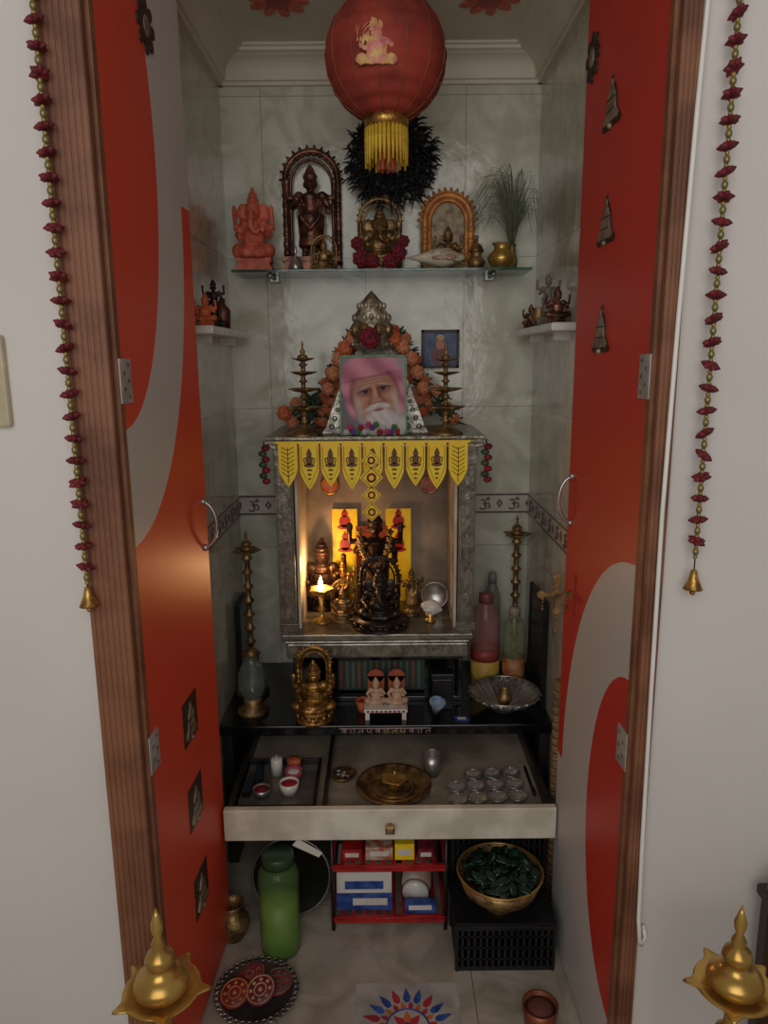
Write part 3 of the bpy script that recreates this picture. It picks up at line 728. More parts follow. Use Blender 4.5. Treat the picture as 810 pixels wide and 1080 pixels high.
for x,y,z_,r in ((-.085,-.03,.235,.024),(-.06,-.04,.26,.022),(-.105,-.02,.205,.022),(-.035,-.05,.28,.018),(.055,-.04,.26,.024),(.08,-.03,.238,.022),(.105,-.02,.205,.022),(.03,-.05,.28,.018),(-.122,-.01,.165,.022),(.122,-.01,.165,.022),(-.14,.0,.12,.02),(.14,.0,.12,.02),(-.27,.0,.05,.024),(-.25,.03,.02,.022),(-.24,.04,.075,.02),(.21,.03,.06,.022),(.185,.03,.11,.02),(.235,.02,.025,.02)):
    b=B(); petals(b,(0,0,0),r,0,8); part(T,'flower',b,[peach if r<.023 else orange],loc=(x,y,z_))
b=B()
for i in range(70):
    s=random.choice((-1,1)); z_=random.uniform(.015,.1); x=s*(.24-z_*.5)+random.uniform(-.03,.03); d=Vector((random.uniform(-1,1),random.uniform(-.6,0),random.uniform(-1,1))).normalized()
    b.sph((x,random.uniform(.0,.07),z_),(.022,.009,.003),0,6,R=d.to_track_quat('X','Z').to_matrix())
part(T,'leaves',b,[leafg],stuff=True)
tiers=((.35,1.),(.6,.85),(.82,.7),(1.,.6))
samai('tiered_oil_lamp','multi-tier brass oil lamp on the shrine roof',(-.215,MY+.03,RZ),.255,.044,tiers,oldbrass,.2,thick=1.5)
samai('tiered_oil_lamp','multi-tier brass oil lamp on the shrine roof',(.17,MY+.03,RZ),.25,.044,tiers,oldbrass,.2,thick=1.5)
# ---------------------------------------------------------------- inside temple
IZ=bz+.076
T=thing('deity_cloth_panel','yellow and red devotional cloth picture standing in the shrine','picture',(-.04,2.292,IZ+.001))
b=B(); b.bb(-.125,-.045,0,.006,0,.305,0); b.bb(.045,.125,0,.006,0,.305,0)
b.bb(-.05,.05,-.001,.006,0,.25,1)
part(T,'cloth',b,[yellow,mat('saffron_red',(150,62,40),.7,0,(112,40,28),20,.3,60)])
for x,z_ in ((-.085,.265),(.085,.265),(-.085,.19),(.085,.19)):
    b=B(); b.ell(x,z_,.018,.02,-.002,.0,0,14); b.ell(x,z_+.024,.01,.01,-.002,0,0,12); b.ell(x,z_-.018,.024,.008,-.002,0,0,12); b.prism([(x-.007,z_+.032),(x+.007,z_+.032),(x,z_+.044)],-.002,0,0)
    part(T,'printed_figure',b,[red])
statue('standing_deity_statue','tall dark bronze standing deity with garlands inside the shrine','statue',(MX-.006,2.19,IZ),.33,'stand',mat('dark_bronze',(70,48,40),.4,.6,(44,30,26),30,.4,120),bw=.34,bh=.1)
b=B()
for i in range(15):
    t=PI*i/14; petals(b,(.045*math.cos(t),0,-.1*math.sin(t)),.012,0,5)
solo('deity_garland',b,[oldbrass],'gold bead garland around the standing deity','garland',(MX-.006,2.125,IZ+.27))
statue('black_idol','black seated idol on a round base at the shrine front','statue',(-.015,2.075,IZ),.2,'gan',blackst,bw=.86,bh=.13,arch_=.11)
statue('flute_deity_statue','dark bronze deity statue glowing beside the lit lamp','statue',(-.195,2.235,IZ),.23,'sit',mat('dark_bronze',(70,48,40)),bw=.4,bh=.2)
statue('small_gold_idol','small gold seated idol inside the shrine','figurine',(-.125,2.12,IZ),.12,'sit',oldbrass,bw=.6,arch_=.07)
statue('small_gold_idol','small gold standing idol inside the shrine','figurine',(-.13,2.22,IZ),.16,'stand',gold,bw=.4)
statue('small_gold_idol','small gold standing idol beside the conch','figurine',(.082,2.16,IZ),.15,'stand',oldbrass,bw=.34)
T=thing('oil_diya_lamp','lit brass oil lamp on a short stem inside the shrine','oil lamp',(-.188,2.105,IZ))
part(T,'stem',B().lathe([(0,0),(.03,0),(.028,.006),(.01,.014),(.006,.03),(.011,.04),(.006,.05),(.008,.085),(0,.085)],n=20),[brass])
part(T,'bowl',B().lathe([(0,.08),(.012,.082),(.026,.092),(.032,.104),(.03,.105),(.022,.096),(0,.09)],n=40,star=(5,.25)),[brass])
fl=mat('flame',(255,206,120),.5,0,(255,206,120),1,emit=45.)
part(T,'flame',B().lathe([(0,.1),(.005,.106),(.0078,.116),(.0058,.131),(.002,.144),(0,.15)],n=12),[fl],'small yellow flame',loc=(0,-.022,0))
T=thing('conch_shell','small white conch shell on a stand','shell',(.135,2.1,IZ))
b=B(); b.lathe([(0,-.03),(.008,-.025),(.022,-.005),(.024,.01),(.015,.024),(.006,.034),(0,.04)],n=18,c=(0,0,.045),R=Euler((0,PI/2+.3,0)).to_matrix()); b.sph((-.003,-.02,.043),(.02,.006,.008)); part(T,'shell_body',b,[whiteg])
part(T,'stand',B().lathe([(0,0),(.018,0),(.016,.008),(.007,.014),(.016,.028),(0,.026)],n=16),[brass])
T=thing('round_silver_plate','small round silver plate leaning inside the shrine','plate',(.155,2.2,IZ+.005),rx=-.2)
part(T,'plate',B().lathe([(0,0),(.035,.002),(.04,.008),(.042,.008),(.04,0),(.035,-.003),(0,-.003)],c=(0,0,.042),n=28,R=Euler((PI/2,0,0)).to_matrix()),[silver]); part(T,'foot',B().bb(-.02,.02,-.008,.008,-.003,.004),[silver])
for x,z_,m_ in ((-.17,1.06,orange),(.145,1.06,pink)):
    T=thing('round_hanging_photo','small round framed picture on the shrine back panel','picture',(x,2.303,z_))
    part(T,'frame',B().torus((0,0,0),.026,.004,'y'),[gold]); part(T,'print',B().ell(0,0,.025,.025,-.002,.003,0).ell(0,0,.01,.014,-.004,-.001,1),[m_,skin])
# ---------------------------------------------------------------- counter
KZ=.448
T=thing('granite_counter','polished black granite counter slab with drawer housing below','counter',(0,2.125,0))
part(T,'slab',B().bb(-HW+.002,HW-.002,-.225,.222,KZ-.028,KZ),[granite],bev=.003)
b=B()
for s in (-1,1): b.bb(s*.45-.014,s*.45+.014,-.2,.222,.0,KZ-.028)
b.bb(-.436,.436,.2,.222,.05,KZ-.028)
part(T,'side_support',b,[mat('cabinet_dark',(44,40,36),.5,0,(32,29,26),10)])
b=B(); zz=KZ-.009; yy=-.2262
b.bb(-.13,.125,yy-.0006,yy+.001,zz,zz+.0018)
random.seed(3)
for i in range(11):
    x=-.118+i*.0235; k=i%4
    b.tube([(x+.006,yy,zz),(x+.006,yy,zz-.014)],.0011,0,5)
    if k==0: b.torus((x,yy,zz-.006),.0042,.001,'y',0,12,5)
    elif k==1: b.tube([(x-.006,yy,zz-.003),(x-.001,yy,zz-.004),(x-.001,yy,zz-.008),(x-.006,yy,zz-.009),(x+.0,yy,zz-.013)],.001,0,5)
    elif k==2: b.tube([(x+.006,yy,zz-.007),(x-.003,yy,zz-.006),(x-.006,yy,zz-.01),(x-.002,yy,zz-.014)],.001,0,5)
    else: b.tube([(x-.004,yy,zz),(x-.005,yy,zz-.008),(x+.001,yy,zz-.011),(x+.006,yy,zz-.008)],.001,0,5)
part(T,'script_decoration',b,[mat('sticker_pale',(196,176,172),.5)],'small pale pinkish script-like decoration strip')
random.seed(11)
T=thing('black_plinth','glossy black plinth raising the shrine with a picture strip','plinth',(MX,2.04,KZ))
b=B(); b.bb(-.25,.25,.01,.285,0,.015); b.bb(-.25,.25,0,.285,.135,.155); b.bb(-.25,-.235,.005,.285,.015,.135); b.bb(.235,.25,.005,.285,.015,.135); b.bb(-.235,.235,.06,.075,.015,.135)
part(T,'body',b,[granite],bev=.002)
b=B(); b.bb(-.12,.14,.045,.058,.02,.125,0)
for i in range(14): b.bb(-.115+i*.018,-.107+i*.018,.042,.046,.03,.115,1 if i%3 else 2)
part(T,'striped_strip',b,[mat('strip_teal',(52,70,62),.5),mat('strip_pale',(88,100,86),.5),mat('strip_orange',(130,74,46),.5)])
samai('tall_oil_lamp','tall slender brass oil lamp on the granite counter',(-.408,2.12,KZ),.515,.036,((1.,1.),),oldbrass,.13,.05)
samai('tall_oil_lamp','tall slender brass oil lamp on the granite counter',(.42,2.275,KZ),.52,.038,((1.,1.),),oldbrass,.13,.045)
T=thing('glass_oil_lantern','glass chimney lantern on a brass foot','lantern',(-.385,1.99,KZ))
part(T,'foot',B().lathe([(0,0),(.045,0),(.045,.01),(.02,.025),(.03,.045),(0,.05)],n=24),[oldbrass])
part(T,'chimney',B().lathe([(.025,.045),(.04,.08),(.038,.12),(.024,.155),(.022,.18),(.02,.18),(.022,.153),(.036,.12),(.038,.08),(.023,.045)],n=28),[glass])
part(T,'top_cap',B().lathe([(0,.2),(.012,.195),(.028,.18),(.026,.178),(0,.18)],n=20),[oldbrass])
T=thing('leaning_frame','thin dark framed picture leaning on the side wall','picture',(-.455,2.24,KZ))
part(T,'frame',B().bb(-.008,.006,-.07,.07,0,.26).bb(.004,.009,-.075,-.065,0,.265).bb(.004,.009,.065,.075,0,.265),[blackp]); part(T,'print',B().bb(.006,.0075,-.06,.06,.01,.25),[mat('print_dark',(60,66,60),.3)])
statue('gold_seated_idol','gold seated idol with ornate arch on the granite counter','statue',(-.203,1.945,KZ),.205,'sit',mat('dull_gold',(190,146,76),.4,.75,(110,78,42),40,.4,150),arch_=.09,bw=.52,bh=.16)
T=thing('white_pedestal','small white wooden pedestal with red printed edge','stand',(.0,1.965,KZ))
part(T,'top',B().bb(-.062,.062,-.035,.035,.022,.032),[whiteg],bev=.002)
for sx in (-1,1):
    for sy in (-1,1): part(T,'leg',B().bb(sx*.052-.006,sx*.052+.006,sy*.027-.006,sy*.027+.006,0,.022),[whiteg])
b=B()
for i in range(9): b.ell(-.05+i*.0125,.027,.004,.003,-.0365,-.0345,0,8)
part(T,'edge_print',b,[red])
for x in (-.028,.032):
    T=statue('seated_saint_figurine','small robed seated figurine in front of an orange backrest','figurine',(x,1.965,KZ+.032),.085,'sit',mat('robe_cream',(210,180,150),.6,0,(190,150,120),60),bw=.5,four=False,square=True,bh=.1)
    part(T,'backrest',B().bb(-.024,.024,.026,.03,.0,.075).ell(0,.075,.024,.02,.026,.03,0),[mat('backrest_orange',(180,90,56),.6)])
T=thing('orange_cup','small orange cup of powder beside the white pedestal','cup',(-.065,1.99,KZ))
part(T,'cup',B().lathe([(0,0),(.016,0),(.022,.035),(.02,.035),(.015,.006),(0,.005)],n=20),[orange]); part(T,'powder',B().lathe([(0,.034),(.012,.031),(.0195,.027),(0,.026)],n=16),[mat('powder_red',(180,40,20),.9)])
b=B(); b.lathe([(0,0),(.022,.055),(.024,.06),(.02,.06),(0,.035)],n=16,c=(0,0,.02),R=Euler((.35,0,.3)).to_matrix())
solo('paper_cone',b,[mat('cone_paper',(200,210,214),.6,0,(90,130,170),30)],'small white and blue folded paper cone on the counter','cone',(.14,1.945,KZ-.018))
b=B(); b.bb(-.02,.02,-.013,.013,0,.002,0); b.bb(-.012,.012,-.006,.006,.002,.0025,1); solo('small_card',b,[bluec,whiteg],'small blue and white card lying on the counter','card',(.215,1.935,KZ))
T=thing('black_box','black lidded box standing on the counter','box',(.165,2.01,KZ))
part(T,'body',B().bb(-.03,.03,-.02,.02,0,.095),[blackp],bev=.003); part(T,'lid',B().bb(-.033,.033,-.023,.023,.095,.112),[blackp],bev=.003)
T=thing('fluted_bowl','shallow fluted silver-glass bowl on the granite counter','bowl',(.345,1.995,KZ))
part(T,'bowl',B().lathe([(0,.004),(.035,0),(.04,.008),(.07,.028),(.098,.055),(.095,.057),(.066,.034),(.035,.012),(0,.01)],n=144,star=(24,.1,1,1.)),[mat('fluted_silver',(206,208,204),.18,.8,(160,162,158),20)]); part(T,'rim',B().torus((0,0,.057),.1,.002,'z'),[silver])
kalash('small_brass_cup','small brass cup sitting inside the silver bowl',(.345,1.995,KZ+.0125),.022,.05,oldbrass,'cup')
def bottle(name,label,loc,r,h,mb,ml,mc,lab=(.1,.45),lab2=None):
    T=thing(name,label,'bottle',loc)
    part(T,'body',B().lathe([(0,0),(r*.9,0),(r,h*.03),(r,h*.3),(r*.94,h*.36),(r,h*.42),(r,h*.72),(r*.85,h*.82),(r*.45,h*.9),(r*.42,h*.93),(0,h*.93)],n=28),[mb])
    part(T,'label_band',B().lathe([(r*1.01,h*lab[0]),(r*1.015,h*lab[0]),(r*1.015,h*lab[1]),(r*1.01,h*lab[1])],n=28),[ml])
    if lab2: part(T,'upper_label',B().lathe([(r*1.01,h*lab2[0]),(r*1.02,h*lab2[0]),(r*1.02,h*lab2[1]),(r*1.01,h*lab2[1])],n=28),[lab2[2]])
    part(T,'cap',B().lathe([(0,h*.9),(r*.5,h*.9),(r*.5,h*.985),(r*.44,h),(0,h)],n=20),[mc])
    return T
pinkred=mat('oil_pinkred',(190,128,122),.15,0,(176,112,108),10,alpha=.33)
bottle('oil_bottle','translucent pink oil bottle with yellow and red label beside the shrine',(.31,2.16,KZ),.044,.30,pinkred,mat('label_yellow',(196,170,80),.5,0,(184,140,60),30),mat('cap_pink',(160,90,88),.4),(.05,.3),(.3,.42,mat('label_red',(150,60,54),.5)))
bottle('oil_bottle','translucent pale green oil bottle with orange label beside the shrine',(.395,2.14,KZ),.034,.26,mat('oil_green',(150,160,118),.15,0,(130,142,100),10,alpha=.33),mat('label_orange',(180,136,76),.5,0,(156,80,54),30),mat('cap_cream',(180,164,140),.4),(.05,.4))
bottle('rose_water_bottle','slim pale bottle standing behind the oil bottles',(.345,2.27,KZ),.026,.33,mat('pale_bottle',(160,160,148),.3,alpha=.6),mat('label_grey',(160,150,140),.5),mat('cap_grey',(150,150,144),.5),(.2,.6))
b=B(); 
for s in (-1,1): b.bb(-.006,.006,s*.1-.006,s*.1+.006,0,.32)
b.bb(-.006,.006,-.1,.1,.308,.32); b.bb(-.006,.006,-.1,.1,0,.012); b.bb(-.002,.004,-.1,.1,.006,.31,1)
solo('dark_picture_frame',b,[blackp,mat('print_dark2',(50,52,50),.2)],'black framed picture standing against the side wall','picture',(.457,2.1,KZ))
b=B(); b.tube([(0,0,0),(0,0,.65)],.016,0,14)
for i in range(60): b.torus((0,0,.008+i*.0107),.0165,.0022,'z',0 if i%2 else 1,14,5)
solo('rolled_cane_mat',b,[mat('cane',(168,140,98),.7,0,(130,104,70),60),mat('cane_dark',(120,92,60),.7)],'rolled tan cane mat standing beside the drawer','mat',(.443,1.74,0))
# ---------------------------------------------------------------- drawer
DX=.008
T=thing('drawer_tray','pulled-out white marble-front drawer with glass-lined tray','drawer',(DX,1.62,.289))
frontm=mat('drawer_marble',(234,228,212),.35,0,(200,192,172),9)
b=B(); b.bb(-.408,.408,0,.02,0,.084); part(T,'front_panel',b,[frontm],bev=.003)
part(T,'bottom_panel',B().bb(-.395,.395,.02,.45,.03,.044),[mat('tray_liner',(166,154,134),.12,0,(134,122,104),8)])
b=B(); b.bb(-.402,-.39,.02,.45,.03,.082); b.bb(.39,.402,.02,.45,.03,.082); b.bb(-.39,.39,.44,.45,.03,.08); part(T,'side_rail',b,[mat('rail_dark',(52,48,44),.35,.3)])
part(T,'knob',B().lathe([(0,0),(.008,0),(.006,.01),(.016,.016),(.016,.022),(.01,.026),(0,.027)],n=4,c=(0,0,.042),R=Euler((PI/2,PI/4,0)).to_matrix(),sm=False),[oldbrass],'small brass knob')
b=B(); b.bb(-.169,-.161,.02,.44,.044,.075)
part(T,'divider',b,[blackp])
FZ=.289+.044
T=thing('brass_plate','round brass plate in the open drawer','plate',(.02,1.775,FZ))
part(T,'plate',B().lathe([(0,0),(.078,0),(.094,.011),(.1,.012),(.1,.015),(.092,.014),(.076,.004),(0,.004)],n=40),[oldbrass])
part(T,'engraved_rings',B().torus((0,0,.004),.05,.0012,'z').torus((0,0,.004),.066,.0012,'z'),[brass])
T=thing('small_brass_lamp','small brass lamp on the brass plate','oil lamp',(.022,1.775,FZ+.005))
part(T,'dish',B().lathe([(0,0),(.02,0),(.014,.01),(.02,.018),(.034,.026),(.032,.028),(.018,.022),(0,.02)],n=40,star=(5,.2)),[brass]); part(T,'finial',B().lathe([(0,.018),(.005,.02),(.003,.034),(.006,.04),(0,.05)],n=12),[brass])
T=thing('steel_tumbler','small steel tumbler in the open drawer','tumbler',(.125,1.84,FZ))
part(T,'body',B().lathe([(0,0),(.02,0),(.026,.06),(.024,.06),(.018,.004),(0,.003)],n=28),[steel]); part(T,'rim',B().torus((0,0,.06),.0262,.002,'z'),[steel])
T0=None
for i in range(4):
    for j in range(3):
        if i==0 and j==2: continue
        loc=(.183+i*.0515,1.70+j*.055+.004*i,FZ)
        if T0 is None:
            T0=thing('silver_fluted_bowl','small shallow silver fluted bowl in the drawer','bowl',loc,group='silver bowls in the drawer')
            part(T0,'bowl',B().lathe([(0,0),(.014,0),(.02,.006),(.0245,.016),(.0235,.017),(.018,.008),(0,.004)],n=60,star=(12,.05,1,1.)),[mat('fluted_silver',(206,208,204))])
            part(T0,'rim',B().torus((0,0,.016),.0245,.0012,'z'),[silver])
        else: dup(T0,loc)
T=thing('black_tray','black rimmed tray holding powders in the drawer','tray',(-.285,1.78,FZ))
part(T,'floor',B().bb(-.1,.1,-.11,.11,0,.004),[mat('tray_floor',(120,114,106),.2,.3)])
b=B()
for a in ((-.104,-.097,-.114,.114),(.097,.104,-.114,.114),(-.104,.104,-.114,-.107),(-.104,.104,.107,.114)): b.bb(a[0],a[1],a[2],a[3],0,.022)
part(T,'rim',b,[blackp],bev=.001)
def cup(name,label,loc,r,h,mb,mp,cat='cup'):
    T=thing(name,label,cat,loc); part(T,'cup',B().lathe([(0,0),(r*.8,0),(r,h),(r*.9,h),(r*.72,h*.12),(0,h*.1)],n=22),[mb]); part(T,'contents',B().lathe([(0,h*1.02),(r*.5,h*.95),(r*.86,h*.8),(0,h*.78)],n=18),[mp]); return T
powr=mat('kumkum_red',(176,24,34),.9,0,(140,14,24),60)
cup('powder_cup','white cup with red powder in the black tray',(-.255,1.755,FZ+.004),.026,.03,whiteg,powr)
cup('powder_cup','pink-rimmed cup with white powder in the black tray',(-.25,1.815,FZ+.004),.024,.028,mat('cup_pink',(190,80,100),.5),whiteg)
cup('powder_cup','small steel cup with dark red powder in the black tray',(-.325,1.74,FZ+.004),.024,.022,steel,maroon)
b=B(); b.lathe([(0,0),(.016,0),(.016,.045),(.012,.047),(.002,.046),(.001,.055),(0,.055)],n=20); solo('white_candle',b,[whiteg],'short white candle in the black tray','candle',(-.3,1.845,FZ+.004))
b=B(); b.lathe([(0,0),(.018,0),(.019,.03),(.019,.032),(0,.032)],n=20); solo('orange_jar',b,[orange],'small orange lidded jar in the black tray','jar',(-.255,1.865,FZ+.004))
for i,(x,y,a) in enumerate(((-.345,1.83,.1),(-.362,1.765,-.1))):
    b=B(); b.bb(-.010,.010,-.035,.035,0,.014); b.bb(-.008,.008,-.032,.032,.014,.016,1); solo('incense_box',b,[blackp,mat('box_navy',(40,50,80),.5)],'slim dark incense box in the black tray','box',(x,y,FZ+.004),rz=a)
T=thing('coin_dish','small steel dish with coins in the drawer','dish',(-.118,1.83,FZ))
part(T,'dish',B().lathe([(0,0),(.028,0),(.036,.012),(.034,.013),(.026,.004),(0,.004)],n=28),[oldbrass])
b=B()
for i in range(7): b.lathe([(0,0),(.008,0),(.008,.002),(0,.002)],n=14,c=(random.uniform(-.015,.015),random.uniform(-.015,.015),.004+i*.002))
part(T,'coins',b,[silver],stuff=True)
b=B(); b.tube([(0,-.07,0),(0,.06,0)],.004); b.tube([(0,.06,0),(0,.075,0)],[.004,.001]); b.box((.005,-.05,.001),(.002,.03,.003))
solo('pen',b,[blackp],'black pen lying along the drawer edge','pen',(.384,1.8,FZ+.0045))
# ---------------------------------------------------------------- under drawer
T=thing('red_rack','small red metal rack with two shelves under the drawer','rack',(.005,1.66,0))
for sx in (-1,1):
    for sy in (0,.2):
        part(T,'post',B().tube([(sx*.145,sy,0),(sx*.145,sy,.26)],.005).sph((sx*.145,sy,.26),.007,0,8),[blackp])
for z_ in (.035,.185):
    b=B(); b.tube([(-.15,0,z_),(.15,0,z_)],.005); b.tube([(-.15,.2,z_),(.15,.2,z_)],.005); b.bb(-.145,.145,-.004,.004,z_-.012,z_+.006)
    for i in range(12): b.bb(-.145+i*.0262-.005,-.145+i*.0262+.005,0,.2,z_-.002,z_+.003)
    for s in (-1,1): b.tube([(s*.145,0,z_),(s*.145,.2,z_)],.005)
    part(T,'shelf',b,[red])
T=thing('blue_white_carton','blue and white printed carton on the rack','carton',(-.06,1.745,.0385))
part(T,'body',B().bb(-.072,.072,-.06,.06,0,.11),[whiteg],bev=.002)
b=B(); b.bb(-.073,.073,-.0612,-.0595,.0,.05,0); b.bb(-.05,.05,-.0614,-.0595,.062,.085,0); b.bb(-.03,.06,-.0622,-.061,.015,.035,1); part(T,'printed_bands',b,[bluec,whiteg])
T=thing('white_jar','white plastic jar lying on its side on the rack','jar',(.08,1.75,.089))
R=Euler((PI/2+.25,.5,0)).to_matrix()
part(T,'body',B().lathe([(0,-.045),(.036,-.045),(.039,-.04),(.039,.03),(.03,.04),(0,.04)],n=28,R=R),[mat('jar_cream',(200,190,176),.5,0,(170,140,120),14)]); part(T,'lid',B().lathe([(0,.038),(.034,.038),(.034,.056),(0,.057)],n=28,R=R),[whiteg])
solo('blue_packet',B().bb(-.04,.04,-.01,.01,0,.03).bb(-.03,.03,-.011,-.01,.01,.024,1),[bluec,whiteg],'blue and white packet on the lower rack shelf','packet',(.085,1.68,.0385),bev=.002) 
for i,(x,w,h,m_,l) in enumerate(((-.09,.05,.03,red,'red and white incense packet on the upper rack shelf'),(-.02,.07,.036,mat('pack_white',(196,184,160),.5,0,(180,90,60),50),'white and orange packet on the upper rack shelf'),(.045,.05,.045,yellow,'yellow packet on the upper rack shelf'),(.1,.04,.03,maroon,'maroon packet on the upper rack shelf'))):
    solo('incense_packet',B().bb(-w/2,w/2,-.05,.05,0,h).bb(-w*.35,w*.35,-.051,-.05,h*.3,h*.7,1),[m_,whiteg],l,'packet',(x,1.73,.1885),bev=.002)
gplast=mat('green_plastic',(110,150,90),.12,0,(94,134,78),8,alpha=.32)
T=thing('green_bottle','large translucent green plastic bottle standing on the floor','bottle',(-.268,1.6,0))
prof=[(0,0),(.045,0),(.05,.01),(.05,.07),(.048,.075),(.05,.08),(.05,.14),(.048,.145),(.05,.15),(.05,.215),(.044,.232),(.036,.24),(.036,.25)]
part(T,'body',B().lathe(prof,n=30),[gplast])
part(T,'liquid',B().lathe([(0,.004),(.043,.004),(.0468,.012),(.0466,.15),(0,.15)],n=28),[mat('green_liquid',(128,164,64),.4,0,(100,140,48),10)],'light green liquid filling')
part(T,'cap',B().lathe([(0,.245),(.04,.245),(.04,.268),(.035,.274),(0,.274)],n=24),[mat('cap_green',(44,76,48),.4)])
T=thing('steel_plate','dark steel plate leaning behind the green bottle','plate',(-.255,1.72,.002),rx=-.2)
part(T,'plate',B().lathe([(0,0),(.085,.002),(.1,.014),(.104,.014),(.1,-.002),(.085,-.005),(0,-.005)],c=(0,0,.104),n=40,R=Euler((PI/2,0,0)).to_matrix()),[mat('dark_steel',(84,84,80),.3,.9)]); part(T,'rim',B().torus((0,-.014,.104),.103,.003,'y'),[steel])
kalash('brass_pot','dull brass pot on the floor behind the green bottle',(-.395,1.64,0),.042,.1,oldbrass)
b=B(); b.prism([(-.035,.012),(.03,-.022),(.04,-.01),(-.02,.03)],-.001,.001); solo('paper_tag',b,[whiteg],'white paper tag hanging under the drawer','tag',(-.2,1.63,.258))
def crate(name,label,loc,w,d,h,m=blackp):
    T=thing(name,label,'basket',loc)
    b=B()
    for z0,t in ((0,.012),(h-.014,.014)):
        b.bb(-w/2,w/2,-d/2,-d/2+.005,z0,z0+t); b.bb(-w/2,w/2,d/2-.005,d/2,z0,z0+t); b.bb(-w/2,-w/2+.005,-d/2,d/2,z0,z0+t); b.bb(w/2-.005,w/2,-d/2,d/2,z0,z0+t)
    n=int(w/.014)
    for i in range(n+1):
        x=-w/2+i*w/n
        for y in (-d/2+.0025,d/2-.0025): b.bb(x-.003,x+.003,y-.002,y+.002,0,h)
    n=int(d/.014)
    for i in range(n+1):
        y=-d/2+i*d/n
        for x in (-w/2+.0025,w/2-.0025): b.bb(x-.002,x+.002,y-.003,y+.003,0,h)
    k=int(h/.03)
    for i in range(1,k):
        z_=i*h/k
        for y in (-d/2+.0025,d/2-.0025): b.bb(-w/2,w/2,y-.002,y+.002,z_-.002,z_+.002)
        for x in (-w/2+.0025,w/2-.0025): b.bb(x-.002,x+.002,-d/2,d/2,z_-.002,z_+.002)
    part(T,'lattice_wall',b,[m]); part(T,'bottom',B().bb(-w/2+.003,w/2-.003,-d/2+.003,d/2-.003,0,.005),[m])
    b=B(); b.bb(-w/2-.005,w/2+.005,-d/2-.005,-d/2+.004,h-.006,h+.002); b.bb(-w/2-.005,w/2+.005,d/2-.004,d/2+.005,h-.006,h+.002); b.bb(-w/2-.005,-w/2+.004,-d/2,d/2,h-.006,h+.002); b.bb(w/2-.004,w/2+.005,-d/2,d/2,h-.006,h+.002)
    part(T,'rim',b,[m],bev=.001); return T
crate('black_basket','black plastic lattice basket on the floor with brass bowl on top',(.282,1.6,0),.235,.15,.125)
crate('black_basket','taller black plastic basket behind the brass bowl',(.29,1.78,0),.24,.16,.27)
T=thing('basket_lid','flat black board covering the plastic basket','lid',(.282,1.6,.1275)); part(T,'board',B().bb(-.12,.12,-.077,.077,0,.006),[blackp])
T=thing('brass_bowl','footed brass bowl filled with dark green leaves','bowl',(.275,1.59,.134))
part(T,'bowl',B().lathe([(0,.02),(.05,.025),(.085,.055),(.1,.09),(.104,.092),(.09,.05),(.05,.012),(.02,.01),(0,.01)],n=44),[oldbrass])
part(T,'foot',B().lathe([(0,0),(.04,0),(.038,.006),(.022,.014),(.026,.022),(0,.02)],n=28),[brass])
part(T,'rim',B().torus((0,0,.092),.103,.003,'z'),[brass])
b=B()
for i in range(120):
    a=random.uniform(0,2*PI); r=.085*math.sqrt(random.random()); d=Vector((random.uniform(-1,1),random.uniform(-1,1),random.uniform(-.2,.8))).normalized()
    b.sph((r*math.cos(a),r*math.sin(a),.085+.02*(1-r/.085)+random.uniform(-.01,.012)),(.022,.013,.003),0,8,R=d.to_track_quat('X','Z').to_matrix())
solo('leaf_pile',b,[mat('betel_green',(28,56,42),.35,0,(14,32,26),30)],'dark green glossy leaves heaped in the brass bowl','leaves',(.275,1.59,.134),stuff=True)
# plate & discs
T=thing('filigree_plate','silver rimmed filigree plate on the floor','plate',(-.305,1.455,0))
part(T,'plate',B().lathe([(0,0),(.07,0),(.088,.014),(.096,.016),(.096,.019),(.086,.018),(.068,.005),(0,.005)],n=48),[mat('plate_dark',(110,104,100),.35,.6)])
b=B()
for i in range(36):
    t=2*PI*i/36; b.torus((.091*math.cos(t),.091*math.sin(t),.02),.0065,.0016,'z',0,10,5)
part(T,'beaded_rim',b,[silver])
dcols=[((140,44,44),(190,120,70)),((176,90,60),(96,50,70)),((120,36,60),(190,150,110)),((160,56,44),(70,100,90))]
for i,(x,y,z_,rx_,ry_) in enumerate(((-.352,1.44,.026,.25,-.15),(-.325,1.487,.029,.1,-.3),(-.292,1.438,.036,.3,-.2),(-.258,1.472,.026,.15,-.1))):
    T=thing('decorated_disc','round coloured coaster with patterned rings on the plate','coaster',(x,y,z_),rx=rx_,ry=ry_,group='round decorated coasters')
    ca,cb=dcols[i]
    part(T,'disc',B().lathe([(0,-.004),(.034,-.004),(.036,0),(.034,.004),(0,.004)],n=30),[mat('disc_a%d'%i,ca,.5)])
    b=B()
    for r in (.031,.014): b.torus((0,0,.004),r,.0018,'z')
    for k in range(8): b.sph((.0225*math.cos(k*PI/4),.0225*math.sin(k*PI/4),.004),(.005,.005,.002),0,8)
    b.sph((0,0,.004),(.006,.006,.003),0,8)
    part(T,'patterned_rings',b,[mat('disc_b%d'%i,cb,.4)])
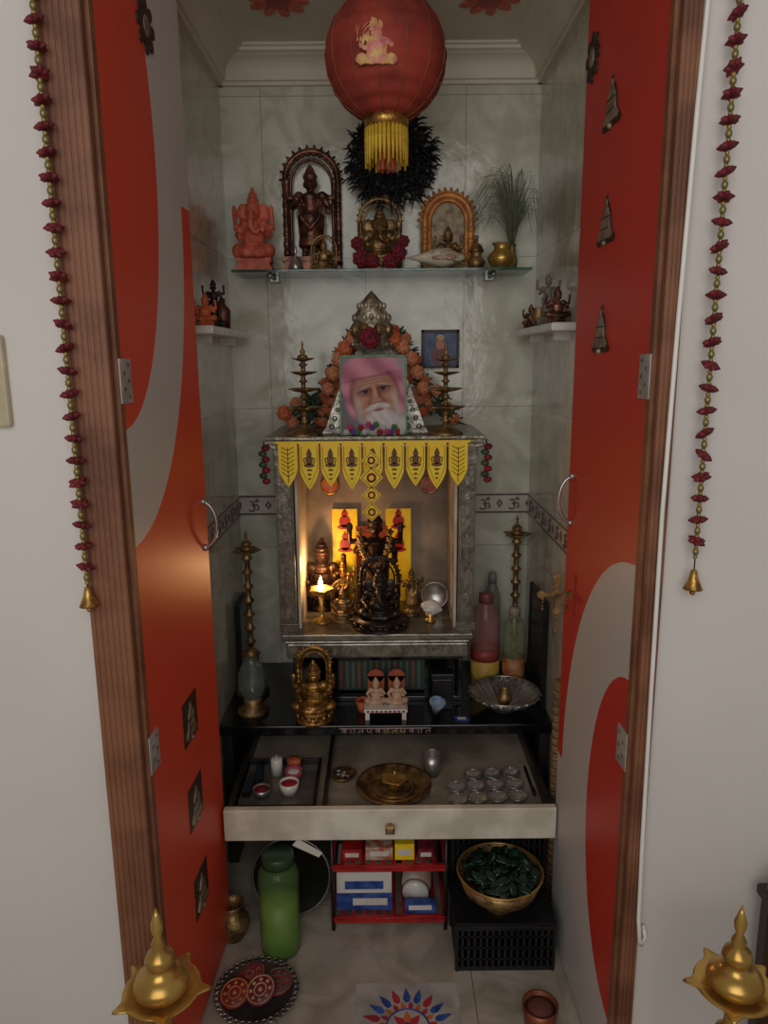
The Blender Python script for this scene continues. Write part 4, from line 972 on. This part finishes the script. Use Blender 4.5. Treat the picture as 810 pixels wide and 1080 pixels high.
# rangoli
b=B(); M=Matrix.Rotation(-PI/2,4,'X')
b.prism([(-.12,-.12),(.12,-.12),(.12,.12),(-.12,.12)],-.0008,.0,3,M)
def flame(r0,L,w,t,y,mi):
    P=[(0,-w*.5),(L*.3,-w),(L*.6,-w*.6),(L,0.25*w),(L*.55,w*.8),(L*.25,w),(0,w*.5)]
    b.prism([((r0+x)*math.cos(t)-z_*math.sin(t),(r0+x)*math.sin(t)+z_*math.cos(t)) for x,z_ in P],-y,0,mi,M)
for i in range(20):
    t=2*PI*i/20; flame(.066,.04,.0088,t,.0016,0 if i%3 else 2); flame(.05,.018,.006,t+.16,.0018,1 if i%2 else 2)
b.torus((0,0,.0012),.048,.0022,'z',0,36,5)
for i in range(8):
    t=2*PI*i/8; flame(.012,.03,.009,t,.0022,2 if i%2 else 1)
b.ell(0,0,.012,.012,-.003,0,0,16,M)
solo('rangoli_sticker',b,[bluec,mat('rangoli_orange',(220,110,50),.5),mat('rangoli_red',(190,50,60),.5),mat('rangoli_white',(192,184,174),.5)],'blue, orange and red flame-petal floor sticker on pale square','sticker',(.043,1.37,.0002))
cup('brass_red_pot','small reddish brass pot on the floor',(.335,1.375,0),.04,.055,mat('redbrass',(150,84,56),.4,.5,(110,60,44),20),mat('pot_fill',(110,60,50),.8),'pot')
# ---------------------------------------------------------------- garlands, cord, switch, lamps
redb=mat('garland_red',(126,28,38),.6,0,(94,18,28),60,.3)
def garland(x,zend):
    T=thing('bead_garland','hanging strand of dark red star flowers and gold beads with bell','garland',(x,1.168,2.25),group='bead garlands beside the doorway')
    L=2.25-zend
    part(T,'string',B().tube([(0,0,0),(0,0,-L)],.0012,0,5),[brown])
    sp=.035; z=-.01
    m1=m2=None
    while z>-L+.05:
        if m1 is None:
            b=B()
            for i in range(6):
                t=2*PI*i/6; c,s_=math.cos(t),math.sin(t)
                b.tube([(0,0,0),(.009*c,.009*s_,.001),(.0155*c,.0155*s_,.001)],[.0052,.0054,.0009],0,6)
            b.sph((0,0,.002),(.007,.007,.006),0,8)
            m1=part(T,'red_star_flower',b,[redb],loc=(0,0,z))
            m2=part(T,'gold_bead',B().sph((0,0,.0),(.0055,.0055,.0068),0,8).sph((0,0,.0088),.0038,0,8).sph((0,0,-.0088),.0038,0,8),[mat('bead_gold',(176,150,84),.38,.6,(140,130,84),60)],loc=(0,0,z-.0175))
        else:
            a=m1.copy(); COL.objects.link(a); a.location=(0,0,z); a.rotation_euler=(random.uniform(-.6,.6),random.uniform(-.4,.4),random.random()); c=m2.copy(); COL.objects.link(c); c.location=(0,0,z-.0175)
        z-=sp
    part(T,'bell',B().lathe([(0,.028),(.005,.026),(.008,.012),(.014,-.002),(.016,-.006),(.012,-.007),(0,-.004)],n=18).sph((0,0,-.012),.005,0,8),[gold],loc=(0,0,-L+.01))
garland(-.489,1.05); garland(.508,1.07)
P=[(.482,1.196,2.3),(.474,1.19,2.0),(.464,1.18,1.8),(.457,1.178,1.5),(.453,1.178,1.2),(.455,1.178,.9),(.458,1.178,.6),(.461,1.178,.44),(.466,1.178,.39),(.474,1.19,.372),(.480,1.19,.39),(.476,1.19,.41)]
T=thing('white_cable','thin loose white cable hanging down along the door frame','cable',(0,0,0))
part(T,'wire',B().tube(P,.0038,0,8),[mat('cable_white',(244,240,232),.5,0,(236,232,224),10)]); part(T,'knotted_end',B().sph(P[-1],(.005,.004,.005),0,8),[whiteg])
T=thing('switch_plate','cream electrical switch plate on the wall','switch',(-.648,1.196,1.42))
part(T,'plate',B().bb(-.052,.052,-.01,.003,-.072,.072),[mat('switch_cream',(210,194,160),.4)],bev=.004)
for dz in (-.03,.03): part(T,'rocker',B().bb(-.015,.015,-.014,-.009,dz-.015,dz+.015),[whiteg],bev=.002)
samai('standing_oil_lamp','polished brass standing oil lamp with pointed finial before the doorway',(-.342,.95,0),.662,.058,((1.,1.),),lampbrass,.225,.1,star=(5,.3,9,3.))
samai('standing_oil_lamp','polished brass standing oil lamp with pointed finial beside the wall',(.524,.95,0),.658,.058,((1.,1.),),lampbrass,.225,.1,rz=.5,star=(5,.3,9,3.))
T=thing('side_stool','dark wooden stool standing against the wall','stool',(.806,1.06,0))
part(T,'seat',B().bb(-.14,.14,-.11,.11,.5,.52),[brown],bev=.004)
for sx in (-1,1):
    for sy in (-1,1): part(T,'leg',B().bb(sx*.12-.012,sx*.12+.012,sy*.09-.012,sy*.09+.012,0,.5),[brown])
for i in range(3):
    b=B(); b.bb(-.125,.125,-.09,.09,0,.012); b.bb(-.1,.1,-.07,.07,.012,.0124,1); solo('folded_newspaper',b,[mat('newsprint',(170,166,160),.8,0,(120,118,116),50),mat('newsprint_dark',(80,82,90),.8,0,(150,146,140),40)],'folded grey newspaper stacked on the stool','newspaper',(.80+.006*i,1.06,.5205+i*.0129),rz=.04*i,group='newspapers on the stool')
T=thing('brass_door_hanging','cross-shaped ornate brass latch with dangling beads on the door edge','hanging',(.388,1.6,.925))
part(T,'plate',B().bb(-.004,.004,-.003,.003,-.04,.04).bb(-.034,.034,-.003,.003,-.004,.004).ell(0,.04,.009,.009,-.004,.004,0).ell(0,-.04,.009,.009,-.004,.004,0).ell(.034,0,.009,.009,-.004,.004,0).ell(-.034,0,.009,.009,-.004,.004,0).ell(0,0,.013,.013,-.006,.004,0),[oldbrass])
for dx,l in ((-.03,.03),(0,.05),(.024,.035)):
    z0=-.045 if dx==0 else -.008
    b=B(); b.tube([(dx,0,z0),(dx,0,z0-l)],.001)
    for k in range(4): b.sph((dx,0,z0-.004-k*l/4),.0035,0,6)
    part(T,'dangle',b,[oldbrass])
# ---------------------------------------------------------------- lights
def area(name,loc,tgt,size,e,c):
    l=bpy.data.lights.new(name,'AREA'); l.energy=e; l.size=size; l.color=c; o=bpy.data.objects.new(name,l); COL.objects.link(o); o.location=loc
    o.rotation_euler=(Vector(tgt)-Vector(loc)).to_track_quat('-Z','Y').to_euler(); return o
area('window_light',(-.25,-1.1,2.0),(0,2,1.75),1.9,25,(1,.98,.95))
l=bpy.data.lights.new('flame_light','POINT'); l.energy=1.15; l.specular_factor=.15; l.color=(1,.54,.23); l.shadow_soft_size=.015; o=bpy.data.objects.new('flame_light',l); COL.objects.link(o); o.location=(-.188,2.15,IZ+.165)
w=bpy.data.worlds.new('w'); S.world=w; w.use_nodes=True; w.node_tree.nodes['Background'].inputs[0].default_value=(1,.99,.96,1); w.node_tree.nodes['Background'].inputs[1].default_value=.19
# ---------------------------------------------------------------- camera
cd=bpy.data.cameras.new('camera'); cd.sensor_fit='VERTICAL'; cd.sensor_height=36; cd.lens=26; cd.clip_start=.01
co=bpy.data.objects.new('camera',cd); COL.objects.link(co)
co.matrix_world=Matrix.Translation((0,0,1.45))@Matrix.Rotation(math.radians(90-11.7),4,'X')@Matrix.Rotation(math.radians(-.5),4,'Z')
S.camera=co
S.view_settings.view_transform='Standard'
